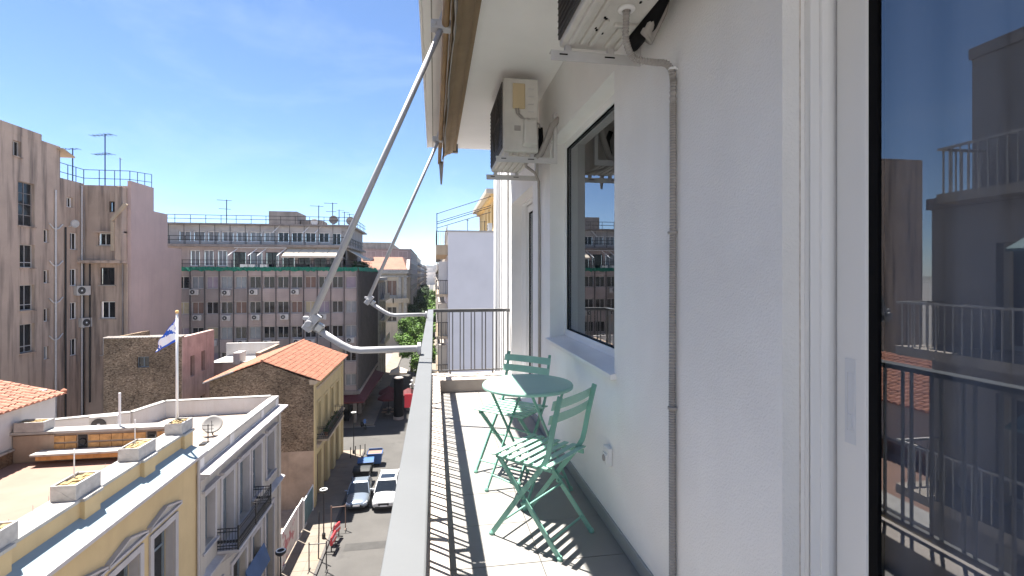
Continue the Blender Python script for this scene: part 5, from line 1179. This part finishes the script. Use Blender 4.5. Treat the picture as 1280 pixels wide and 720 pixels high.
def shrub(label, loc, r, n, group=None, leaf='leaf', sz=.06):
    rd = random.Random(n); t = thing('potted_plant', label, 'plant', loc, group); c = MB()
    MB().lathe([(0, 0), (r * .45, 0), (r * .6, r * .7), (r * .5, r * .7), (0, r * .6)], n=10).build('pot', 'tilered', t, world=False)
    for k in range(n):
        d = Vector((rd.gauss(0, 1), rd.gauss(0, 1), rd.gauss(0, 1))).normalized(); q = Vector((0, 0, r * 1.3)) + d * r * rd.uniform(.3, 1); u = Vector((rd.gauss(0, 1), rd.gauss(0, 1), rd.gauss(0, 1))).normalized(); v = u.cross(d).normalized()
        c.v += [tuple(q - u * sz), tuple(q - v * sz * .5), tuple(q + u * sz), tuple(q + v * sz * .5)]; o = len(c.v); c.f.append((o - 4, o - 3, o - 2, o - 1))
    c.build('foliage', leaf, t, world=False, fix=False); return t
for k, yy in enumerate((41.2, 42.6, 44.1, 45.6)): shrub('leafy potted plant on the iron balcony of the stone gable house', (-8.65, yy, 4.95), .34, 160 + k, 'potted plants on the gable house balcony', 'leafd', .09)
for k in range(6): shrub('potted shrub on the street edge of the office terrace', (-9.8 + .1 * (k % 2), 63.5 + k * 1.6, 18.5), .55, 220 + k, 'potted shrubs on the office terrace', 'leafd', .13)

# ================================================================== vehicles
def wheel_meshes(r, wd):
    ty = MB().lathe([(r * .62, -wd / 2), (r * .95, -wd / 2), (r, -wd * .35), (r, wd * .35), (r * .95, wd / 2), (r * .62, wd / 2)], n=20, axis='x').mesh('tyre', 'tyre', True)
    ri = MB().lathe([(0, -wd * .42), (r * .2, -wd * .45), (r * .22, -wd * .3), (r * .55, -wd * .35), (r * .63, -wd * .45), (r * .63, wd * .45), (r * .5, wd * .35), (0, wd * .4)], n=12, axis='x').mesh('rim', 'steel')
    return ty, ri
def car(label, loc, rz, paint, L=4.5, Wd=1.84, H=1.65, suv=True):
    t = thing('parked_car' if not suv else 'car', label, 'car', loc, None, rz); hw = Wd / 2; zb = .22; belt = .98 if suv else .88; hood = .95 if suv else .82
    # front at -y; loft stations (y, zlow, ztop, halfwidth)
    st = [(-L / 2, .42, hood - .28, hw * .74), (-L / 2 + .08, .30, hood - .16, hw * .86), (-L / 2 + .35, zb, hood - .05, hw * .97), (-L / 2 + .9, zb, hood + .02, hw), (-L / 2 + 1.35, zb, belt, hw), (L / 2 - 1.2, zb, belt + .04, hw), (L / 2 - .35, zb, belt + .03, hw * .97), (L / 2 - .06, .34, belt - .04, hw * .88), (L / 2, .45, belt - .15, hw * .80)]
    b = MB(); n = 8
    for (y, z0, z1, w_) in st:
        zm = z0 + (z1 - z0) * .62
        b.v += [(-w_ * .90, y, z0), (-w_, y, z0 + .12), (-w_, y, zm), (-w_ * .93, y, z1 - .02), (-w_ * .55, y, z1 + .03), (0, y, z1 + .045), (w_ * .55, y, z1 + .03), (w_ * .93, y, z1 - .02), (w_, y, zm), (w_, y, z0 + .12), (w_ * .90, y, z0)]
    n = 11
    for i in range(len(st) - 1):
        for j in range(n): b.f.append((i * n + j, i * n + (j + 1) % n, (i + 1) * n + (j + 1) % n, (i + 1) * n + j))
    b.f.append(tuple(range(n))); b.f.append(tuple((len(st) - 1) * n + j for j in range(n)))
    bo = b.build('body', paint, t, smooth=True, world=False); sb_ = bo.modifiers.new('s', 'SUBSURF'); sb_.levels = 1; sb_.render_levels = 1
    # cabin
    yb0, yb1 = -L / 2 + 1.3, L / 2 - (.12 if suv else .35); yt0, yt1 = yb0 + .75, yb1 - (.35 if suv else .7); wt = hw * .76; wb = hw * .95; zt = H - .05; zbelt = belt - .03
    MB().hexa([(-wb, yb0, zbelt), (wb, yb0, zbelt), (wb, yb1, zbelt), (-wb, yb1, zbelt), (-wt, yt0, zt), (wt, yt0, zt), (wt, yt1, zt), (-wt, yt1, zt)]).build('glazing', 'carglass', t, world=False, bevel=.03)
    ro = MB().hexa([(-wt - .03, yt0 - .05, zt - .02), (wt + .03, yt0 - .05, zt - .02), (wt + .03, yt1 + .08, zt - .02), (-wt - .03, yt1 + .08, zt - .02), (-wt + .06, yt0 + .10, zt + .06), (wt - .06, yt0 + .10, zt + .06), (wt - .06, yt1 - .1, zt + .06), (-wt + .06, yt1 - .1, zt + .06)]).build('roof', paint, t, world=False, bevel=.03)
    if suv: MB().box(-wt + .15, wt - .15, yt0 + .22, yt0 + 1.05, zt + .058, zt + .068).build('sunroof', 'carglass', ro, world=False)
    for s in (-1, 1):
        p = MB(); p.bar((s * wb, yb0, zbelt), (s * (wt + .01), yt0, zt), .06, .09); p.bar((s * (wb + .005), (yb0 + yb1) / 2 + .1, zbelt), (s * (wt + .015), (yt0 + yt1) / 2, zt), .03, .09); p.bar((s * wb, yb1 - .04, zbelt), (s * (wt + .01), yt1, zt), .07, .18); p.build('pillar', paint, t, world=False)
        MB().hexa([(s * (hw - .02), yb0 + .35, belt + .0), (s * (hw + .20), yb0 + .38, belt + .02), (s * (hw + .20), yb0 + .5, belt + .02), (s * (hw - .02), yb0 + .5, belt), (s * (hw - .02), yb0 + .35, belt + .13), (s * (hw + .20), yb0 + .38, belt + .16), (s * (hw + .20), yb0 + .5, belt + .16), (s * (hw - .02), yb0 + .5, belt + .13)]).build('mirror', paint, t, world=False, bevel=.02)
        MB().hexa([(s * hw * .55, -L / 2 - .0, hood - .34), (s * hw * .88, -L / 2 + .14, hood - .32), (s * hw * .86, -L / 2 + .3, hood - .32), (s * hw * .5, -L / 2 + .2, hood - .34), (s * hw * .55, -L / 2 + .04, hood - .19), (s * hw * .9, -L / 2 + .22, hood - .12), (s * hw * .86, -L / 2 + .4, hood - .12), (s * hw * .5, -L / 2 + .2, hood - .2)]).build('headlight', 'lamp', t, world=False, bevel=.015)
        MB().box(s * hw * .8 - .08, s * hw * .8 + .08, L / 2 - .08, L / 2 + .015, belt - .22, belt - .02).build('tail_light', 'red', t, world=False)
        for yy in (-L / 2 + .85, L / 2 - .85):
            wo_ = sub('wheel', WT[0], t); wo_.location = (s * (hw - .10), yy, .34); sub('rim', WT[1], wo_)
            MB().lathe([(.36, -.02), (.40, -.02), (.40, .02), (.36, .02)], (s * (hw + .005), yy, .34), 18, 'x').build('wheel_arch', 'blk', t, world=False)
    MB().box(-hw * .42, hw * .42, -L / 2 - .02, -L / 2 + .06, hood - .42, hood - .24).build('grille', 'blk', t, world=False, bevel=.015)
    MB().box(-hw * .7, hw * .7, -L / 2 - .015, -L / 2 + .1, .30, .44).build('lower_intake', 'blk', t, world=False, bevel=.015)
    MB().box(-.26, .26, -L / 2 - .035, -L / 2 - .02, .46, .57).build('number_plate', 'plastic', t, world=False)
    MB().bar((-hw * .6, yb0 + .0, hood + .05), (hw * .5, yb0 + .02, hood + .06), .03, .02).build('wiper', 'blk', t, world=False)
    return t
WT = wheel_meshes(.34, .22)
car('white sport utility car with dark sunroof driving up the street', (-3.75, 40.2, -.13), R(-2), 'carw', 4.55, 1.88, 1.68, True)
car('silver blue hatchback parked at the kerb in front of black dumpster', (-5.95, 40.3, -.13), R(2), 'cars', 4.1, 1.75, 1.5, False)
# dumpsters
def dumpster(label, loc, body, lid, opened, rz=0):
    t = thing('dumpster', label, 'dumpster', loc, None, rz)
    b = MB(); a, c = .68, .55
    b.hexa([(-a * .85, -c * .85, .2), (a * .85, -c * .85, .2), (a * .85, c * .85, .2), (-a * .85, c * .85, .2), (-a, -c, 1.15), (a, -c, 1.15), (a, c, 1.15), (-a, c, 1.15)]); b.build('bin_body', body, t, world=False, bevel=.03)
    r = MB(); r.wall('x', -c - .04, c + .04, 1.12, 1.2, -a - .04, -a + .03); r.wall('x', -c - .04, c + .04, 1.12, 1.2, a - .03, a + .04); r.box(-a + .03, a - .03, -c - .04, -c + .03, 1.12, 1.2); r.box(-a + .03, a - .03, c - .03, c + .04, 1.12, 1.2); r.build('rim', body, t, world=False)
    if opened: MB().box(-a + .04, a - .04, c + .0, c + .05, .55, 1.35).build('lid', lid, t, world=False, bevel=.02); MB().box(-a + .05, a - .05, -c + .05, c - .05, 1.151, 1.16).build('rubbish', 'shutter', t, world=False)
    else: MB().prism([(-c - .03, 1.2), (c + .03, 1.2), (c * .7, 1.36), (0, 1.42), (-c * .7, 1.36)], 'x', -a - .03, a + .03).build('lid', lid, t, world=False)
    for sx_ in (-1, 1):
        for sy_ in (-1, 1): MB().lathe([(0, -.03), (.1, -.03), (.1, .03), (0, .03)], (sx_ * a * .6, sy_ * c * .6, .1), 10, 'x').build('castor', 'blk', t, world=False)
        MB().tube([(sx_ * a * .98, -.2, 1.0), (sx_ * (a + .1), -.2, 1.0), (sx_ * (a + .1), .2, 1.0), (sx_ * a * .98, .2, 1.0)], .02, 5).build('handle', 'blk', t, world=False)
    return t
dumpster('open blue dumpster standing by the corner bollards', (-5.6, 47.7, -.13), 'blue', 'blue', True)
dumpster('black dumpster with dark blue lid between two others', (-6.15, 45.6, -.13), 'blk', 'blue', False, R(4))
dumpster('black dumpster with black lid right behind the silver car', (-6.2, 43.7, -.13), 'blk', 'blk', False, R(-3))
# street lamps with round heads
def lamp(label, x, y, h=3.4):
    t = thing('street_lamp', label, 'street lamp', (x, y, 0)); m = MB(); m.tube([(0, 0, 0), (0, 0, h - .2)], [.045, .035], 10); m.build('post', 'iron', t, world=False)
    MB().cyl((0, 0), .12, 0, .35, 12).build('base', 'iron', t, world=False)
    MB().lathe([(0, 0), (.10, 0), (.26, .14), (.28, .24), (.26, .28), (.19, .28), (.17, .22), (0, .2)], (0, 0, h - .22), 20).build('lamp_bowl', 'iron', t, world=False, smooth=True)
    MB().lathe([(.18, 0), (.235, .012), (.25, 0), (.235, -.012), (.18, 0)], (0, 0, h + .065), 20).build('rim_ring', 'plastic', t, world=False); return t
lamp('round-headed black street lamp on the pavement beside the gable house', -7.45, 34.6, 3.3); lamp('round-headed black street lamp by the graffiti hoarding end', -8.05, 27.3, 3.3); lamp('round-headed black street lamp at the shaded street corner', -8.0, 50.5, 4.1)
# hoarding panels on the vacant lot
gm = M('graffiti_hoarding', (.55, .52, .49), .8, var=.1, vs=1.5, patch=((.34, .07, .09), 1.3, .52, .85), streak=.3)
for k, (y0, y1, h, mt, lab) in enumerate(((31.1, 34.6, 2.25, gm, 'long white hoarding panel with red graffiti along the vacant lot'), (34.75, 36.0, 2.2, X['greyb'], 'narrow grey hoarding panel between graffiti panel and teal panel'), (36.2, 38.9, 1.9, X['tealfence'], 'teal hoarding panel against the stone gable'))):
    t = thing('hoarding_panel', lab, 'fence', (-9.15, (y0 + y1) / 2, 0)); MB().box(-9.17, -9.14, y0, y1, .15, h).build('board', mt, t)
    for yy in (y0 + .04, y1 - .04): MB().box(-9.2, -9.11, yy - .04, yy + .04, 0, h + .06).build('post', 'white_iron', t)
    MB().box(-9.19, -9.12, y0 + .08, y1 - .08, h, h + .05).build('top_rail', 'white_iron', t)
    MB().box(-9.30, -9.06, y0 + .1, y0 + .6, 0, .16).build('base_block', 'planter', t)
# red plastic barriers on the kerb and pipe frames
def barrier(label, x, y, rz, tilt):
    t = thing('road_barrier', label, 'barrier', (x, y, 0), None, rz); t.rotation_euler = (tilt, 0, rz)
    MB().hexa([(-.08, -.5, .45), (.08, -.5, .45), (.08, .5, .45), (-.08, .5, .45), (-.04, -.46, 1.0), (.04, -.46, 1.0), (.04, .46, 1.0), (-.04, .46, 1.0)]).build('panel', 'red', t, world=False, bevel=.03)
    for yy in (-.4, .4): MB().box(-.03, .03, yy - .03, yy + .03, 0, .5).build('leg', 'iron', t, world=False); MB().box(-.3, .3, yy - .04, yy + .04, 0, .05).build('foot', 'iron', t, world=False)
    MB().box(-.085, .085, -.38, .38, .68, .76).build('stripe', 'plastic', t, world=False); return t
barrier('red plastic road barrier standing at the kerb, street end of the pair', -6.55, 33.2, R(-6), 0); barrier('red plastic road barrier leaning at the kerb beside its twin', -6.6, 34.4, R(-14), R(-6))
def pframe(label, x, y, w_, h, rz=0, mat='iron'):
    t = thing('pipe_barrier', label, 'barrier', (x, y, 0), None, rz)
    for s in (-1, 1): MB().tube([(s * w_ / 2, 0, 0), (s * w_ / 2, 0, h)], .035, 8).build('post', mat, t, world=False); MB().tube([(s * w_ / 2, -.3, .03), (s * w_ / 2, .3, .03)], .03, 6).build('foot', mat, t, world=False)
    MB().tube([(-w_ / 2, 0, h - .12), (w_ / 2, 0, h - .12)], .03, 8).build('rail', mat, t, world=False); return t
pframe('dark pipe barrier standing across the pavement near the ball lamp', -7.0, 30.9, 1.0, 1.75); pframe('rusty pipe barrier with pale top rail in front of the silver car', -6.7, 35.7, .95, 1.7, R(4), 'shutter')
po = tag(MB().tube([(-7.25, 32.2, 0), (-7.2, 32.2, 3.0)], .04, 8).build('sign_post', 'iron'), 'thin bare dark post rising between the pipe barriers', 'post')
for k in range(4):
    t = thing('bollard', 'thin dark bollard at the corner beside the open blue dumpster', 'bollard', (-8.1 + k * .42, 49.3 + .25 * k, 0), 'corner bollards'); MB().tube([(0, 0, 0), (0, 0, 1.0)], .04, 8).build('post', 'iron', t, world=False); MB().lathe([(0, .08), (.05, .05), (.05, 0), (0, 0)], (0, 0, 1.0), 8).build('knob', 'iron', t, world=False)
# far crossing: column, banner, parasols, globes
ac = thing('advertising_column', 'tall black round advertising column with pale cap at the crossing', 'column', (-4.45, 62.2, 0))
MB().cyl((-4.45, 62.2), .58, 0, 5.0, 24).build('drum', 'gasket', ac, smooth=False); MB().lathe([(.0, .1), (.5, .08), (.62, 0), (.62, -.06), (0, -.06)], (-4.45, 62.2, 5.06), 24).build('cap', 'conc', ac); MB().cyl((-4.45, 62.2), .66, -.1, .25, 24).build('plinth', 'conc', ac)
sg_ = thing('red_banner', 'bright red banner sign on a post next to the black column', 'sign', (-3.15, 56.3, 0))
MB().box(-3.6, -2.6, 60.28, 60.34, 1.75, 3.4).build('board', M('bright_red_banner', (.75, .05, .07), .7, var=.05), sg_); MB().tube([(-2.58, 60.36, -.13), (-2.58, 60.36, 3.5)], .05, 8).build('post', 'iron', sg_)
sg_.location = (-2.58, 60.36, -.13); 
for ch_ in sg_.children: ch_.location = Vector((-3.15, 56.3, 0)) - Vector((-2.58, 60.36, -.13))
gl_ = thing('globe_lamp', 'black lamp post with three white globes behind the red banner', 'street lamp', (-2.75, 61.5, 0)); MB().tube([(0, 0, -.1), (0, 0, 4.4)], .07, 8).build('post', 'iron', gl_, world=False)
for (a, z) in ((0, 4.2), (2.1, 4.2), (4.2, 4.75)):
    c_ = (.32 * math.cos(a) if z < 4.5 else 0, .32 * math.sin(a) if z < 4.5 else 0, z); MB().lathe([(0, -.17), (.12, -.12), (.17, 0), (.12, .12), (0, .17)], c_, 12).build('globe', 'plastic', gl_, world=False, smooth=True); MB().tube([(0, 0, 4.0), (c_[0], c_[1], z - .15)], .03, 6).build('arm', 'iron', gl_, world=False)
def parasol(label, x, y, r, h, mat, group=None):
    t = thing('parasol', label, 'parasol', (x, y, -.13), group); n = 4 if mat == 'awncream' else 8; m = MB(); c0 = (0, 0, h)
    ring = [(r * math.cos(2 * math.pi * (k + .5) / n), r * math.sin(2 * math.pi * (k + .5) / n), h - .75) for k in range(n)]
    for k in range(n): a, b = ring[k], ring[(k + 1) % n]; m.add([c0, a, b], [(0, 1, 2)]); m.quad(a, b, (b[0], b[1], b[2] - .25), (a[0], a[1], a[2] - .25))
    o = m.build('canopy', mat, t, world=False); s_ = o.modifiers.new('s', 'SOLIDIFY'); s_.thickness = .02
    MB().tube([(0, 0, 0), (0, 0, h + .05)], .04, 8).build('pole', 'iron', t, world=False); MB().cyl((0, 0), .35, 0, .1, 14).build('base', 'conc', t, world=False); return t
parasol('beige square parasol under the green trees down the street', -5.3, 74.5, 1.75, 4.3, 'awncream')
for k, (x_, y_) in enumerate(((-5.9, 64.5), (-6.1, 67.5), (-3.4, 66.0))): parasol('dark red cafe parasol in the shade past the crossing', x_, y_, 1.4, 3.0, 'redaw', 'red cafe parasols past the crossing')
for k in range(4):
    x_, y_ = -5.2 - 1.1 * (k % 2), 63.0 + 1.3 * (k // 2)
    t = thing('cafe_table', 'small dark cafe table under the red parasols', 'table', (x_, y_, -.13), 'cafe tables past the crossing'); MB().box(-.3, .3, -.3, .3, .70, .74).build('top', 'shutter', t, world=False); MB().tube([(0, 0, 0), (0, 0, .7)], .03, 6).build('stem', 'iron', t, world=False); MB().box(-.2, .2, -.2, .2, 0, .03).build('base', 'iron', t, world=False)
mt_ = thing('parked_motorcycle', 'dark parked motorcycle in the shade by the office canopy', 'motorcycle', (-8.2, 58.6, 0), None, R(25))
for yy in (-.65, .65):
    MB().lathe([(.2, -.05), (.3, -.06), (.32, 0), (.3, .06), (.2, .05), (.2, -.05)], (0, yy, .31), 16, 'x').build('wheel', 'tyre', mt_, world=False)
MB().hexa([(-.15, -.4, .35), (.15, -.4, .35), (.15, .5, .4), (-.15, .5, .4), (-.12, -.3, .75), (.12, -.3, .75), (.12, .6, .72), (-.12, .6, .72)]).build('body', 'blk', mt_, world=False, bevel=.04)
MB().box(-.13, .13, -.05, .6, .72, .82).build('seat', 'blk', mt_, world=False, bevel=.03); MB().tube([(0, -.65, .31), (0, -.42, .95)], .04, 8).build('fork', 'steel', mt_, world=False); MB().tube([(-.35, -.36, 1.02), (0, -.42, .97), (.35, -.36, 1.02)], .02, 6).build('handlebar', 'steel', mt_, world=False)
MB().hexa([(-.16, -.58, .75), (.16, -.58, .75), (.14, -.46, .78), (-.14, -.46, .78), (-.12, -.48, 1.2), (.12, -.48, 1.2), (.10, -.45, 1.2), (-.10, -.45, 1.2)]).build('windscreen', 'blue', mt_, world=False)
# ================================================================== haze: one closed box of thin air round camera and scene
hz = MB().box(-3600, 3600, -1600, 4600, -1.6, 95).build('haze', X['plastic']); tag(hz, 'thin pale summer haze filling the air over the street', 'haze', kind='stuff')
hm_ = bpy.data.materials.new('haze_air'); hm_.use_nodes = True; hn = hm_.node_tree.nodes; hn.remove(hn['Principled BSDF'])
pv = hn.new('ShaderNodeVolumePrincipled'); pv.inputs['Color'].default_value = (.80, .88, 1.0, 1); pv.inputs['Density'].default_value = 0.0001
hm_.node_tree.links.new(pv.outputs[0], hn['Material Output'].inputs['Volume']); hz.data.materials.clear(); hz.data.materials.append(hm_)
